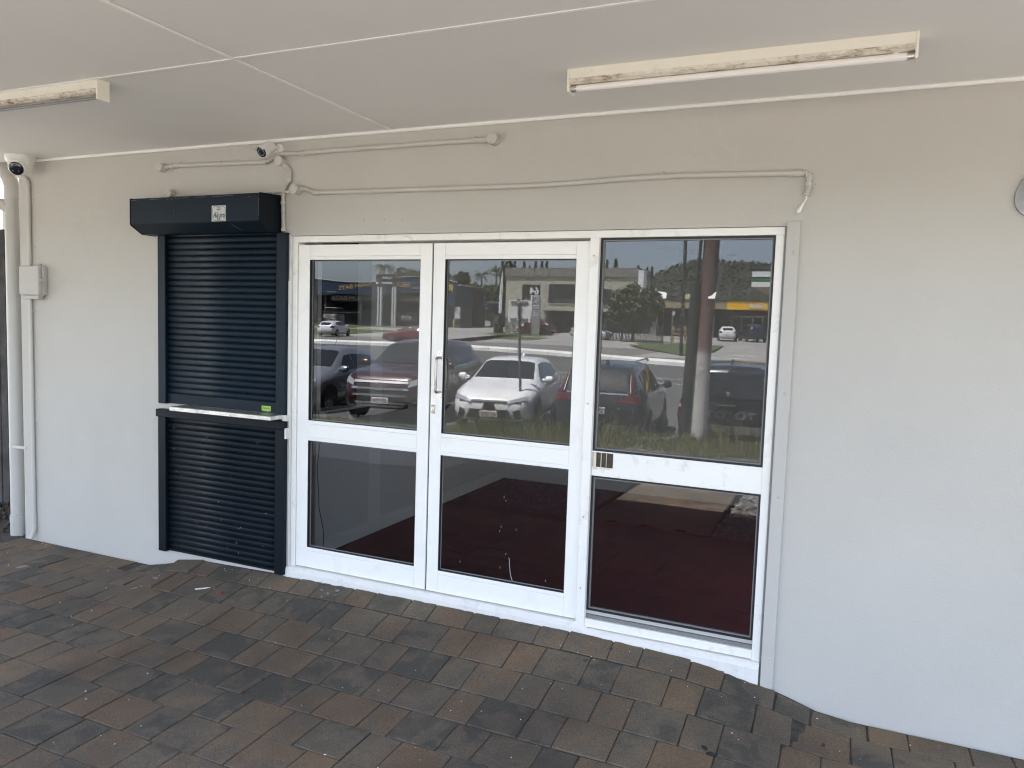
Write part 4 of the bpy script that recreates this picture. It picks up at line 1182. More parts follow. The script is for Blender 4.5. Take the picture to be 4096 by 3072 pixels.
def h_mid(x, y):
    if y > edge(x) + 0.5 * (patch(x, y, 4.1) - 0.5): return 0.0
    e = verge_end(x)
    if -y > e - 0.03: return 0.0
    back = min(1.0, max(0.0, (-y - e + 1.9) / 1.5))
    short = 0.035 + 0.05 * patch(x, y)
    tall = float(np.interp(x, [-9, -5.0, -4.2, -3.4, -2.6, -1.2, 0.3, 1.0, 4], [0.0, 0.0, 0.05, 0.17, 0.34, 0.36, 0.24, 0.15, 0.18]))
    return short + tall * back * (0.35 + 0.75 * patch(x * 1.7, y, 2.2, 1.0))
blades('verge_grass', 46000, (-11, 4.5, -10.75, -5.3), h_mid, M['grass'])
def h_dry(x, y):
    if y > -8.3 or x < -3.6 or -y > verge_end(x): return 0.0
    return (0.10 + 0.62 * patch(x, y, 3.1, 2.0) ** 3) * (1 if x < 3 else 0.6)
blades('seeding_grass', 5200, (-3.6, 4.2, -10.7, -8.3), h_dry, M['grass_dry'], (0.002, 0.004))
VV, FF = scatter_pebbles(1500, -3.5, 1.0, -9.4, -7.4, 0.010, 0.03)
tag(mesh_obj('loose_stones', VV.tolist(), FF.tolist(), M['concrete']), kind='stuff')
mb = MB().tube([(-0.25, -9.8, -0.42), (0.25, -9.95, -0.40), (0.5, -10.05, -0.35)], 0.05, 8)
tag(mb.build('fallen_branch', M['bark'], None, True), 'pale fallen branch in the grass beside the utility pole, seen in the right pane', 'branch')

# white lane lines, kerb of the median
mb = MB()
for yy, xa, xb in ((-26.6, -12, 9), (-29.0, -12, 9)):
    for x0 in np.arange(xa, xb, 1.0):
        mb.add([(x, y, zx(x, y) + .02) for x, y in ((x0, yy - .07), (x0 + 1, yy - .07), (x0 + 1, yy + .07), (x0, yy + .07))], [(0, 1, 2, 3)])
for xa, xb, yy in ((-5.4, -2.9, -47.5), (-4.4, -2.6, -52.8)):
    mb.add([(xa, yy - .3, zg(yy - .3) + .03), (xb, yy - .3, zg(yy - .3) + .03), (xb, yy + .3, zg(yy + .3) + .03), (xa, yy + .3, zg(yy + .3) + .03)], [(0, 1, 2, 3)])
tag(mb.build('lane_line', M['line']), kind='structure')
med = thing('median_kerb', (-20, -43, -0.3), 'long white painted kerb between the car park and the road, seen in the glass', 'kerb')
px_ = [-60, -33.2, -27, -20, -14.5, -10.1, -7.4, -4.0]
py_ = [-41.0, -42.3, -43.4, -43.5, -42.2, -40.3, -39.3, -38.1]
xs = np.arange(-60, -4.0, 2.4)
for xa in xs:
    xb = xa + 2.36
    ya, yb2 = np.interp(xa, px_, py_), np.interp(xb, px_, py_)
    za, zb2 = zg(ya), zg(yb2)
    mb = MB()
    sec = [(0.0, -0.1), (0.03, 0.20), (0.10, 0.29), (0.80, 0.31), (0.86, 0.22), (0.9, -0.1)]
    vs = [(xa, ya - s, za + h) for s, h in sec] + [(xb, yb2 - s, zb2 + h) for s, h in sec]
    mb.add(vs, [(k, k + 1, 7 + k, 6 + k) for k in range(5)] + [(0, 1, 2, 3, 4, 5), (6, 7, 8, 9, 10, 11)])
    mb.build('kerb_stone', M['kerb'], med)
# far verge, kerb, footpath
def strip(name, x0, x1, ya, yb, dz, mat):
    mb = MB(); mb.add([(x0, ya, zg(ya) + dz), (x1, ya, zg(ya) + dz), (x1, yb, zg(yb) + dz), (x0, yb, zg(yb) + dz)], [(0, 1, 2, 3)])
    return tag(mb.build(name, mat), kind='structure')
strip('verge', -120, -43.5, -58.4, -70.8, 0.03, M['lawn']); strip('footpath', -120, -32, -70.9, -72.6, 0.035, M['concrete']); strip('verge', -120, -46, -72.7, -82, 0.03, M['lawn'])
strip('verge', -28.6, -24.3, -63.4, -68.6, 0.04, M['lawn']); strip('verge', -33.2, -26.0, -70.5, -74.2, 0.04, M['lawn'])
mb = MB()
pl = [(-14.2, -61.5), (-6.3, -47.2), (-5.7, -48.5), (-6.8, -66.5), (-14.5, -66.5)]
mb.add([(x, y, zg(y) + 0.06) for x, y in pl], [(0, 1, 2, 3, 4)])
tag(mb.build('verge', M['lawn']), kind='structure')
mb = MB(); pl = [(-14.4, -62.3), (-7.0, -57.0), (-6.9, -58.6), (-14.6, -63.9)]
mb.add([(x, y, zg(y) + 0.09) for x, y in pl], [(0, 1, 2, 3)])
tag(mb.build('footpath', M['concrete']), kind='structure')

# ================================================================== CARS
CARM = {}
def paint(name, c, rough=0.28, metal=0.0, dirt=None):
    mt, t, b = newmat(name)
    b.inputs['Roughness'].default_value = rough
    b.inputs['Metallic'].default_value = metal
    b.inputs['Base Color'].default_value = (*c, 1)
    b.inputs['Coat Weight'].default_value = 0.7; b.inputs['Coat Roughness'].default_value = 0.06
    if dirt:
        p = opos(t)
        n = noise(t, 3.0, 6, 0.7, p, 0.6)
        f = ramp(t, n.outputs[0], [(0.46, (0, 0, 0)), (0.66, (0.6, 0.6, 0.6))])
        t.links.new(mixc(t, f.outputs[0], c, dirt), b.inputs['Base Color'])
    return mt
CARM['glass'] = plain('car_glass', (0.012, 0.015, 0.016), 0.04, spec=0.8)
CARM['tyre'] = plain('tyre_rubber', (0.015, 0.015, 0.015), 0.85)
CARM['rim'] = plain('alloy_rim', (0.42, 0.42, 0.43), 0.3, 0.6)
CARM['red'] = plain('tail_lamp_red', (0.11, 0.006, 0.008), 0.12, coat=0.6)
CARM['lamp'] = plain('clear_lamp', (0.55, 0.57, 0.58), 0.08, 0.5)
CARM['plate'] = plain('plate_white', (0.62, 0.60, 0.58), 0.4)
CARM['maroon'] = plain('plate_maroon', (0.12, 0.01, 0.03), 0.5)
CARM['trim'] = plain('black_trim', (0.014, 0.014, 0.015), 0.5)
CARM['chrome'] = plain('chrome_trim', (0.75, 0.75, 0.76), 0.12, 0.9)

def smooth_interp(s, pts):
    x = [p[0] for p in pts]; y = [p[1] for p in pts]
    e = 0.012
    return (np.interp(s - e, x, y) + 2 * np.interp(s, x, y) + np.interp(s + e, x, y)) / 4

def car_body_mesh(sp):
    L = sp['L']
    S = np.unique(np.concatenate([np.linspace(0, 1, 41), [0.004, 0.012, 0.025, 0.985, 0.994]]))
    W = smooth_interp(S, sp['w']); T = smooth_interp(S, sp['top']); B = smooth_interp(S, sp['belt']); Z = smooth_interp(S, sp['bot']); WT = smooth_interp(S, sp['wt'])
    vs = []; K = 17
    for s, w_, t_, b_, z_, wt in zip(S, W, T, B, Z, WT):
        b_ = min(b_, t_ - 0.015)
        u = w_ * 0.955
        half = [(w_ * .80, z_), (w_ * .965, z_ + .06), (w_, z_ + .42 * (b_ - z_)), (w_ * .992, z_ + .78 * (b_ - z_)), (u, b_),
                (u + (wt - u) * .62, b_ + .58 * (t_ - b_)), (u + (wt - u) * .97, b_ + .91 * (t_ - b_)), (wt * .80, b_ + .985 * (t_ - b_))]
        sec = [(y, z) for y, z in half] + [(0, t_ + 0.01 * (t_ - b_ > .2))] + [(-y, z) for y, z in half[::-1]]
        vs += [(L / 2 - s * L, y, z) for y, z in sec]
    fs = []
    n = len(S)
    for i in range(n - 1):
        for k in range(K - 1):
            fs.append((i * K + k, i * K + k + 1, (i + 1) * K + k + 1, (i + 1) * K + k))
        fs.append((i * K + K - 1, i * K, (i + 1) * K, (i + 1) * K + K - 1))
    fs.append(tuple(range(K))); fs.append(tuple((n - 1) * K + k for k in range(K))[::-1])
    return vs, fs

DIRS = {'L': (Vector((0, 3, 0)), Vector((0, -1, 0))), 'R': (Vector((0, -3, 0)), Vector((0, 1, 0))), 'F': (Vector((6, 0, 0)), Vector((-1, 0, 0))), 'B': (Vector((-6, 0, 0)), Vector((1, 0, 0))), 'T': (Vector((0, 0, 4)), Vector((0, 0, -1)))}
def overlay(bvh, side, q, nu=8, nv=4, off=0.006):
    """patch draped on the car body; q = 4 corners in the plane seen from that side ((x,z), (y,z) or (x,y))"""
    o, d = DIRS[side]
    vs = []
    for j in range(nv + 1):
        for i in range(nu + 1):
            u, v = i / nu, j / nv
            a = (q[0][0] * (1 - u) + q[1][0] * u) * (1 - v) + (q[3][0] * (1 - u) + q[2][0] * u) * v
            b = (q[0][1] * (1 - u) + q[1][1] * u) * (1 - v) + (q[3][1] * (1 - u) + q[2][1] * u) * v
            p = {'L': (a, 0, b), 'R': (a, 0, b), 'F': (0, a, b), 'B': (0, a, b), 'T': (a, b, 0)}[side]
            src = Vector(p) + o
            h = bvh.ray_cast(src, d)
            if h[0] is None:
                vs.append(tuple(vs[-1]) if vs else tuple(Vector(p)))
            else:
                vs.append(tuple(h[0] - d * off * 0.6 + h[1] * (off if h[1].dot(d) < 0 else -off)))
    fs = [(j * (nu + 1) + i, j * (nu + 1) + i + 1, (j + 1) * (nu + 1) + i + 1, (j + 1) * (nu + 1) + i) for j in range(nv) for i in range(nu)]
    return vs, fs

def disc_overlay(bvh, side, cx, cz, r, off=0.004, n=20):
    o, d = DIRS[side]
    vs = []; fs = []
    rings = (0.0, 0.55, 1.0)
    for k, f in enumerate(rings):
        for i in range(n):
            a = 2 * math.pi * i / n
            x, z = cx + r * f * math.cos(a), cz + r * f * math.sin(a)
            h = bvh.ray_cast(Vector((x, 0, z)) + o, d)
            y = h[0].y if h[0] is not None else vs[-1][1] if vs else 0.8 * o.y / 3
            vs.append((x, y - d.y * off, z))
    for k in range(2):
        for i in range(n):
            fs.append((k * n + i, k * n + (i + 1) % n, (k + 1) * n + (i + 1) % n, (k + 1) * n + i))
    return vs, fs

def car(name, label, cat, front, rz, sp, col, detail=True, group=None):
    """front = ground point under the middle of the front bumper (or rear when sp['anchor']='B'); rz = heading of the car's +x"""
    L = sp['L']
    hd_ = Vector((math.cos(rz), math.sin(rz), 0))
    c = Vector(front) - hd_ * (L / 2 if sp.get('anchor', 'F') == 'F' else -L / 2)
    root = thing(name, c, label, cat, group, rz)
    vs, fs = car_body_mesh(sp)
    body = mesh_obj('body', vs, fs, col, root, True, True)
    bm = bmesh.new(); bm.from_mesh(body.data); bmesh.ops.recalc_face_normals(bm, faces=bm.faces); bm.to_mesh(body.data); bm.free()
    bvh = BVHTree.FromPolygons([Vector(v) for v in vs], fs)
    X = lambda s: L / 2 - s * L
    def ov(nm, side, q, mat, par=None, nu=8, nv=4, off=0.006):
        v, f = overlay(bvh, side, q, nu, nv, off)
        return mesh_obj(nm, v, f, mat, par or root, True, True)
    for side in ('L', 'R'):
        for q in sp['side_windows']:
            ov('side_window', side, [(X(a), b) for a, b in q], CARM['glass'], nu=8, nv=4)
            if sp.get('window_chrome'):
                (a0, b0), (a1, b1) = q[0], q[1]
                ov('window_trim', side, [(X(a0), b0 - .02), (X(a1), b1 - .02), (X(a1), b1), (X(a0), b0)], CARM['chrome'], nu=8, nv=1, off=0.009)
        for s in sp['wheels']:
            v, f = disc_overlay(bvh, side, X(s), sp['r'], sp['r'] * 1.16, 0.008)
            mesh_obj('wheel_arch', v, f, CARM['trim'], root, False, True)
            yy = sp['wmax'] * (1 if side == 'L' else -1)
            ax = 1 if side == 'L' else -1
            r = sp['r']
            wb = MB().lathe((X(s), yy - ax * 0.16, r), (0, ax, 0), [(0, r * .97), (0.03, r), (0.13, r), (0.165, r * .95), (0.172, r * .74), (0.150, r * .70)], 24)
            wl = wb.build('wheel', CARM['tyre'], root, True, True)
            rb = MB().lathe((X(s), yy - ax * 0.05, r), (0, ax, 0), [(0, r * .69), (0.05, r * .69), (0.052, r * .62), (0.02, r * .58)], 24)
            for k in range(sp.get('spokes', 5)):
                a = 2 * math.pi * k / sp.get('spokes', 5) + 0.3
                d1 = Vector((math.cos(a), 0, math.sin(a))); d2 = Vector((-math.sin(a), 0, math.cos(a)))
                cc = Vector((X(s), yy - ax * 0.012, r))
                p4 = [cc + d1 * r * .1 + d2 * r * .09, cc + d1 * r * .1 - d2 * r * .09, cc + d1 * r * .64 - d2 * r * .06, cc + d1 * r * .64 + d2 * r * .06]
                rb.add([tuple(p) for p in p4] + [tuple(p + Vector((0, ax * .014, 0))) for p in p4], [(0, 1, 2, 3), (4, 5, 6, 7), (0, 1, 5, 4), (1, 2, 6, 5), (2, 3, 7, 6), (3, 0, 4, 7)])
            rb.lathe((X(s), yy - ax * 0.012, r), (0, ax, 0), [(0, r * .14), (0.02, r * .12)], 10)
            rb.build('rim', CARM['rim'], wl, False, True)
    ov('windscreen', 'T', [(X(sp['ws'][0]), -sp['ws'][1]), (X(sp['ws'][0]), sp['ws'][1]), (X(sp['ws'][2]), sp['ws'][3]), (X(sp['ws'][2]), -sp['ws'][3])], CARM['glass'], nu=10, nv=6)
    for q in sp.get('front', []):
        ov(q[0], 'F', q[1], q[2], nu=q[3] if len(q) > 3 else 8, nv=3, off=q[4] if len(q) > 4 else 0.008)
    for q in sp.get('rear', []):
        ov(q[0], 'B', q[1], q[2], nu=q[3] if len(q) > 3 else 8, nv=3, off=q[4] if len(q) > 4 else 0.008)
    for q in sp.get('sides', []):
        for side in ('L', 'R'):
            ov(q[0], side, [(X(a), b) for a, b in q[1]], q[2], nu=8, nv=2, off=0.008)
    if detail:
        ms, mz = sp['mirror']
        for k in (1, -1):
            mb = MB()
            yb = sp['wmax'] * 0.93 * k; yt = (sp['wmax'] + 0.20) * k
            mb.lathe((X(ms), yb, mz), (0.12, k, 0.05), [(0, 0.03), (0.07, 0.04), (0.09, 0.085), (0.17, 0.09), (0.235, 0.07), (0.25, 0.03)], 12)
            o = mb.build('wing_mirror', sp.get('mirror_mat', col), root, True, True)
        if sp.get('fin'):
            s, z = sp['fin']
            MB().prism([(X(s) + .12, z - .02), (X(s) - .06, z - .02), (X(s) - .05, z + .06), (X(s) - .02, z + .065)], 'y', -0.02, 0.02).build('aerial', sp.get('fin_mat', col), root, False, True)
    return root, bvh, X

def plate(root, bvh, side, y, z, txt):
    o, d = DIRS[side]
    h = bvh.ray_cast(Vector((0, y, z)) + o, d)
    x = h[0].x
    s = 1 if side == 'F' else -1
    pb = MB().box(min(x + s * .012, x + s * .03), max(x + s * .012, x + s * .03), y - .186, y + .186, z - .062, z + .062, 0.004).build('number_plate', CARM['plate'], root, False, True)
    face = Matrix(((0, 0, s), (s, 0, 0), (0, 1, 0)))
    text('plate_number', txt, (x + s * .0305, y, z + .002), 0.075, CARM['maroon'], pb, face=face, width=0.31, depth=0.003, bold=0.01, local=True)
    return x

HATCH = dict(L=4.30, wmax=0.885, r=0.315, wheels=(0.19, 0.80),
    top=[(0, .56), (.006, .66), (.03, .74), (.10, .84), (.20, .93), (.27, .985), (.30, 1.03), (.44, 1.375), (.50, 1.425), (.62, 1.445), (.80, 1.40), (.88, 1.33), (.955, 1.08), (.985, .92), (1, .60)],
    belt=[(0, .50), (.03, .66), (.12, .78), (.27, .88), (.5, .92), (.85, 1.02), (.95, .98), (1, .55)],
    bot=[(0, .32), (.02, .22), (.2, .18), (.8, .2), (.97, .26), (1, .36)],
    w=[(0, .52), (.015, .68), (.05, .79), (.12, .855), (.25, .885), (.8, .885), (.92, .84), (.98, .76), (1, .64)],
    wt=[(0, .42), (.05, .62), (.2, .70), (.29, .68), (.44, .575), (.6, .565), (.85, .55), (.95, .58), (1, .55)],
    side_windows=[[(.335, .95), (.52, .985), (.52, 1.335), (.45, 1.30)], [(.532, .99), (.70, 1.03), (.72, 1.30), (.532, 1.34)], [(.71, 1.04), (.80, 1.10), (.775, 1.26), (.735, 1.295)]],
    ws=(.292, .66, .438, .56), mirror=(.335, 1.00), spokes=5, fin=(.77, 1.43))
W_ = [CARM['trim'], CARM['lamp'], CARM['glass']]

white = paint('white_car_paint', (0.84, 0.84, 0.84), 0.3, dirt=(0.66, 0.63, 0.58))
sp = dict(HATCH)
sp['front'] = [('grille', [(-.50, .22), (.50, .22), (.40, .46), (-.40, .46)], CARM['trim'], 12), ('badge_panel', [(-.14, .46), (.14, .46), (.10, .60), (-.10, .60)], CARM['trim'], 6),
    ('lamp_strip', [(-.66, .60), (.66, .60), (.60, .645), (-.60, .645)], CARM['trim'], 16, 0.010), ('headlight', [(.38, .585), (.76, .66), (.74, .735), (.38, .645)], CARM['lamp'], 8, 0.013), ('headlight', [(-.38, .585), (-.76, .66), (-.74, .735), (-.38, .645)], CARM['lamp'], 8, 0.013),
    ('air_intake', [(.54, .26), (.66, .30), (.62, .48), (.50, .44)], CARM['trim'], 4, .010), ('air_intake', [(-.54, .26), (-.66, .30), (-.62, .48), (-.50, .44)], CARM['trim'], 4, .010)]
r, bv, X = car('parked_car', 'dusty white hatchback nose-on behind tall grass, reflected in the middle door', 'car', (-3.28, -9.85, -0.54), R(90 - 11), sp, white, group='cars parked facing or backing the shop')
plate(r, bv, 'F', -0.0, 0.37, '621\u00b7BX5')

silver = paint('silver_car_paint', (0.30, 0.31, 0.33), 0.3, 0.6)
sp = dict(HATCH); sp.update(L=3.95, wmax=.85)
sp['top'] = [(a, b * 1.045) for a, b in HATCH['top']]; sp['belt'] = [(a, b * 1.05) for a, b in HATCH['belt']]
sp['front'] = [('grille', [(-.45, .26), (.45, .26), (.38, .48), (-.38, .48)], CARM['trim'], 12), ('headlight', [(.40, .60), (.74, .66), (.74, .82), (.44, .70)], CARM['lamp'], 8, .012), ('headlight', [(-.40, .60), (-.74, .66), (-.74, .82), (-.44, .70)], CARM['lamp'], 8, .012)]
sp['spokes'] = 8
r, bv, X = car('parked_car', 'silver grey hatchback cut by the left edge of the left door reflection', 'car', (-8.50, -9.72, -0.565), R(90 - 8), sp, silver, group='cars parked facing or backing the shop')
plate(r, bv, 'F', 0, 0.40, '482\u00b7TKL')
MB().tube([(-.7, 0.1, 1.48), (-.95, 0.1, 1.75)], 0.008, 6).build('aerial', CARM['trim'], r, False, True)

SUV = dict(L=4.87, wmax=0.94, r=0.37, wheels=(0.195, 0.78),
    top=[(0, .70), (.006, .84), (.02, .96), (.06, 1.04), (.20, 1.13), (.255, 1.16), (.28, 1.20), (.40, 1.60), (.46, 1.67), (.60, 1.72), (.80, 1.69), (.90, 1.62), (.965, 1.30), (.99, 1.05), (1, .80)],
    belt=[(0, .62), (.02, .84), (.10, .98), (.26, 1.04), (.5, 1.06), (.9, 1.14), (.97, 1.08), (1, .7)],
    bot=[(0, .38), (.02, .28), (.2, .24), (.8, .26), (.97, .32), (1, .44)],
    w=[(0, .66), (.012, .80), (.04, .88), (.1, .925), (.25, .94), (.85, .94), (.95, .90), (1, .78)],
    wt=[(0, .55), (.05, .74), (.2, .78), (.27, .76), (.41, .63), (.6, .62), (.88, .60), (.97, .66), (1, .62)],
    side_windows=[[(.325, 1.10), (.48, 1.12), (.48, 1.55), (.425, 1.53)], [(.495, 1.12), (.66, 1.14), (.66, 1.56), (.495, 1.56)], [(.675, 1.14), (.845, 1.20), (.825, 1.48), (.675, 1.56)]],
    ws=(.268, .74, .40, .62), mirror=(.315, 1.16), spokes=6, window_chrome=True)
maroon = paint('maroon_car_paint', (0.040, 0.008, 0.011), 0.25, 0.2)
sp = dict(SUV)
sp['front'] = [('grille', [(-.56, .34), (.56, .34), (.62, .90), (-.62, .90)], CARM['trim'], 14, .006)]
for zz, ww in ((.83, .60), (.70, .64), (.56, .62), (.40, .56), (.33, .52)):
    sp['front'].append(('grille_bar', [(-ww, zz), (ww, zz), (ww, zz + .045), (-ww, zz + .045)], CARM['chrome'], 14, .016))
for k in (1, -1):
    sp['front'].append(('headlight', [(k * .60, .76), (k * .86, .84), (k * .86, .98), (k * .62, .88)], CARM['lamp'], 8, .012))
    sp['front'].append(('fog_lamp', [(k * .68, .40), (k * .82, .42), (k * .82, .56), (k * .68, .52)], CARM['trim'], 6, .012))
sp['rear'] = [('tail_light', [(.62, 1.0), (.88, .98), (.88, 1.16), (.64, 1.12)], CARM['red']), ('tail_light', [(-.62, 1.0), (-.88, .98), (-.88, 1.16), (-.64, 1.12)], CARM['red'])]
r, bv, X = car('parked_car', 'dark red large SUV with chrome grille bars, reflected across the two doors', 'car', (-5.58, -9.40, -0.495), R(90 - 10), sp, maroon, group='cars parked facing or backing the shop')
x = plate(r, bv, 'F', 0, 0.47, '659 YDN')
eb = MB(); ring_ = [(x + 0.035, 0.11 * math.cos(a), 0.775 + 0.075 * math.sin(a)) for a in np.linspace(0, 2 * math.pi, 25)]
eb.tube(ring_, 0.010, 6, False); eb.tube([(x + 0.035, 0.05 * math.cos(a), 0.775 + 0.073 * math.sin(a)) for a in np.linspace(0, 2 * math.pi, 21)], 0.008, 6, False); eb.tube([(x + .035, 0.075 * math.cos(a), 0.80 + 0.03 * math.sin(a)) for a in np.linspace(0, 2 * math.pi, 21)], 0.008, 6, False)
eb.build('emblem', CARM['chrome'], r, True, True)

CRV = dict(SUV); CRV.update(L=4.60, wmax=0.925, anchor='B', window_chrome=True)
CRV['w'] = [(a, b * .985) for a, b in SUV['w']]
dgrey = paint('dark_grey_car_paint', (0.028, 0.034, 0.040), 0.25, 0.4)
CRV['rear'] = [('rear_window', [(-.60, 1.19), (.60, 1.19), (.54, 1.56), (-.54, 1.56)], CARM['glass'], 12, .008), ('chrome_bar', [(-.60, 1.125), (.60, 1.125), (.60, 1.155), (-.60, 1.155)], CARM['chrome'], 14, .014), ('bumper_trim', [(-.72, .36), (.72, .36), (.76, .56), (-.76, .56)], CARM['trim'], 14, .012), ('bumper_bar', [(-.66, .44), (.66, .44), (.66, .465), (-.66, .465)], CARM['chrome'], 14, .02)]
for k in (1, -1):
    CRV['rear'] += [('tail_light', [(k * .655, 1.14), (k * .72, 1.14), (k * .635, 1.56), (k * .60, 1.56)], CARM['red'], 6, .014), ('tail_light', [(k * .36, 1.00), (k * .88, .96), (k * .88, 1.12), (k * .60, 1.11)], CARM['red'], 8, .014), ('lamp_edge', [(k * .64, 1.17), (k * .66, 1.17), (k * .612, 1.5), (k * .60, 1.5)], CARM['lamp'], 4, .018)]
r, bv, X = car('parked_car', 'dark grey SUV seen from behind with upright red tail lights, beside the white hatchback', 'car', (-1.10, -10.05, -0.77), R(-90 - 6), CRV, dgrey, group='cars parked facing or backing the shop')
plate(r, bv, 'B', 0, 0.82, '271\u00b7ZN8')
text('model_badge', 'CR-V', (-2.335, 0.55, 0.88), 0.055, CARM['chrome'], r, face=Matrix(((0, 0, -1), (-1, 0, 0), (0, 1, 0))), width=0.22, depth=0.006, local=True)
for k in (1, -1):
    MB().tube([(0.55, .60 * k, 1.70), (0.3, .60 * k, 1.755), (-1.1, .58 * k, 1.745), (-1.5, .57 * k, 1.69)], 0.02, 8).build('roof_rail', CARM['chrome'], r, True, True)
MB().prism([(-1.45, 1.69), (-1.62, 1.69), (-1.60, 1.77), (-1.56, 1.77)], 'y', .05, .09).build('aerial', CARM['trim'], r, False, True)

UTE = dict(L=5.30, wmax=0.93, r=0.39, wheels=(0.17, 0.76), anchor='B',
    top=[(0, .75), (.006, .92), (.02, 1.04), (.2, 1.16), (.24, 1.20), (.34, 1.70), (.40, 1.80), (.55, 1.83), (.80, 1.83), (.955, 1.80), (.985, 1.70), (.992, 1.30), (1, 1.05)],
    belt=[(0, .7), (.02, .92), (.2, 1.06), (.5, 1.12), (.98, 1.14), (1, .98)],
    bot=[(0, .42), (.02, .34), (.2, .30), (.95, .40), (1, .50)],
    w=[(0, .70), (.012, .82), (.05, .89), (.25, .92), (.95, .925), (.985, .91), (1, .90)],
    wt=[(0, .6), (.2, .80), (.25, .78), (.36, .66), (.6, .68), (.95, .70), (.985, .70), (1, .80)],
    side_windows=[[(.29, 1.16), (.41, 1.18), (.41, 1.66), (.365, 1.64)], [(.425, 1.18), (.53, 1.18), (.53, 1.68), (.425, 1.68)], [(.60, 1.22), (.93, 1.22), (.92, 1.66), (.60, 1.68)]],
    ws=(.232, .76, .345, .64), mirror=(.30, 1.22), spokes=6)
UTE['rear'] = [('rear_window', [(-.66, 1.20), (.66, 1.20), (.60, 1.68), (-.60, 1.68)], CARM['glass'], 12, .008), ('tailgate_seam', [(-.72, 1.125), (.72, 1.125), (.72, 1.14), (-.72, 1.14)], CARM['trim'], 12, .012), ('step_bumper', [(-.80, .52), (.80, .52), (.80, .68), (-.80, .68)], CARM['chrome'], 12, .03), ('handle_recess', [(-.14, .985), (.14, .985), (.14, 1.05), (-.14, 1.05)], CARM['trim'], 4, .012), ('tailgate_handle', [(-.18, 1.05), (.18, 1.05), (.18, 1.085), (-.18, 1.085)], CARM['chrome'], 4, .03)]
for k in (1, -1):
    UTE['rear'] += [('tail_light', [(k * .78, .78), (k * .90, .78), (k * .89, 1.12), (k * .79, 1.12)], CARM['red'], 4, .016), ('tail_lamp_lens', [(k * .80, .98), (k * .87, .98), (k * .87, 1.05), (k * .80, 1.05)], CARM['lamp'], 4, .022)]
dblue = paint('dark_blue_ute_paint', (0.030, 0.040, 0.050), 0.25, 0.4)
r, bv, X = car('parked_ute', 'dark pickup with a canopy backed up behind the utility pole, big letters on its tailgate', 'pickup', (1.22, -10.95, -0.83), R(-90 - 3), UTE, dblue, group='cars parked facing or backing the shop')
plate(r, bv, 'B', -0.0, 0.57, '784\u00b7DX4')
text('tailgate_letters', 'TOYOTA', (-2.70, 0.0, 0.885), 0.125, plain('badge_grey', (0.17, 0.16, 0.155), 0.4), r, face=Matrix(((0, 0, -1), (-1, 0, 0), (0, 1, 0))), width=1.12, depth=0.04, bold=0.015, local=True)
MB().lathe((-2.62, 0.02, 1.27), (-1, 0, 0), [(0, .06), (.04, .055), (.05, .03)], 14).build('canopy_lock', CARM['chrome'], r, True, True)
MB().prism([(-1.5, 1.83), (-1.7, 1.83), (-1.68, 1.90), (-1.62, 1.91)], 'y', -.02, .02).build('aerial', CARM['trim'], r, False, True)

# far cars
def far(label, pos, hd, base, L, c, detail=False, group='cars far across the road'):
    sp = dict(base); sp['L'] = L; sp['anchor'] = 'C'
    return car('distant_car', label, 'car', (pos[0] + math.cos(hd) * 0, pos[1], zg(pos[1]) + 0.02), hd, dict(sp, anchor='F'), c, detail, group)
rear_std = [('tail_light', [(.52, .78), (.82, .76), (.82, .95), (.56, .93)], CARM['red']), ('tail_light', [(-.52, .78), (-.82, .76), (-.82, .95), (-.56, .93)], CARM['red']), ('rear_window', [(-.5, 1.03), (.5, 1.03), (.46, 1.26), (-.46, 1.26)], CARM['glass'])]
front_std = [('headlight', [(.42, .60), (.76, .66), (.74, .76), (.44, .68)], CARM['lamp'], 6), ('headlight', [(-.42, .60), (-.76, .66), (-.74, .76), (-.44, .68)], CARM['lamp'], 6), ('grille', [(-.4, .3), (.4, .3), (.36, .5), (-.36, .5)], CARM['trim'], 6)]
H2 = dict(HATCH, rear=rear_std, front=front_std)
S2 = dict(SUV, rear=[(a, [(y, z + .18) for y, z in q], m_) for a, q, m_ in rear_std], front=[(f[0], [(y, z + .2) for y, z in f[1]], f[2], 6) for f in front_std])
ang = math.atan2(-58.1 + 53.57, -42.36 + 41.34)
far('white hatchback parked side-on by the far verge, reflected at the far left', (-42.55, -58.9), ang, H2, 4.45, paint('far_white_paint', (0.62, 0.63, 0.66), 0.3), True)
redp = paint('red_coupe_paint', (0.15, 0.014, 0.017), 0.22)
CP = dict(HATCH, front=front_std, rear=rear_std)
CP['top'] = [(a, b * .96) for a, b in HATCH['top']]
CP['wheels'] = (.19, .79)
far('red coupe driving on the road behind the dark red SUV', (-31.0, -48.5), math.atan2(1.1, -4.2), CP, 4.45, redp, True)
far('small white car behind the black fence by the cream building', (-31.4, -77.2), R(200), H2, 4.2, paint('far_white_paint', (0.78, 0.78, 0.78), 0.3))
far('red car half hidden behind the black fence', (-30.6, -75.7), R(190), H2, 4.3, paint('far_red_paint', (0.16, 0.015, 0.02), 0.3))
far('silver car nosing out from behind the bushy tree', (-18.2, -69.3), R(10), H2, 4.3, paint('far_silver_paint', (0.5, 0.5, 0.52), 0.3, 0.3))
far('white hatchback parked before the yellow sign shop', (-8.35, -78.5), R(-100), dict(H2), 4.2, paint('far_white_paint', (0.62, 0.62, 0.63), 0.3))
far('dark blue SUV parked beside the white hatchback at the yellow sign shop', (-6.3, -79.0), R(-110), dict(S2), 4.6, paint('far_blue_paint', (0.018, 0.034, 0.055), 0.25, 0.3))
far('white car cut by the right edge of the window reflection', (-2.6, -76), R(-140), dict(H2), 4.2, paint('far_white_paint', (0.7, 0.7, 0.7), 0.3))

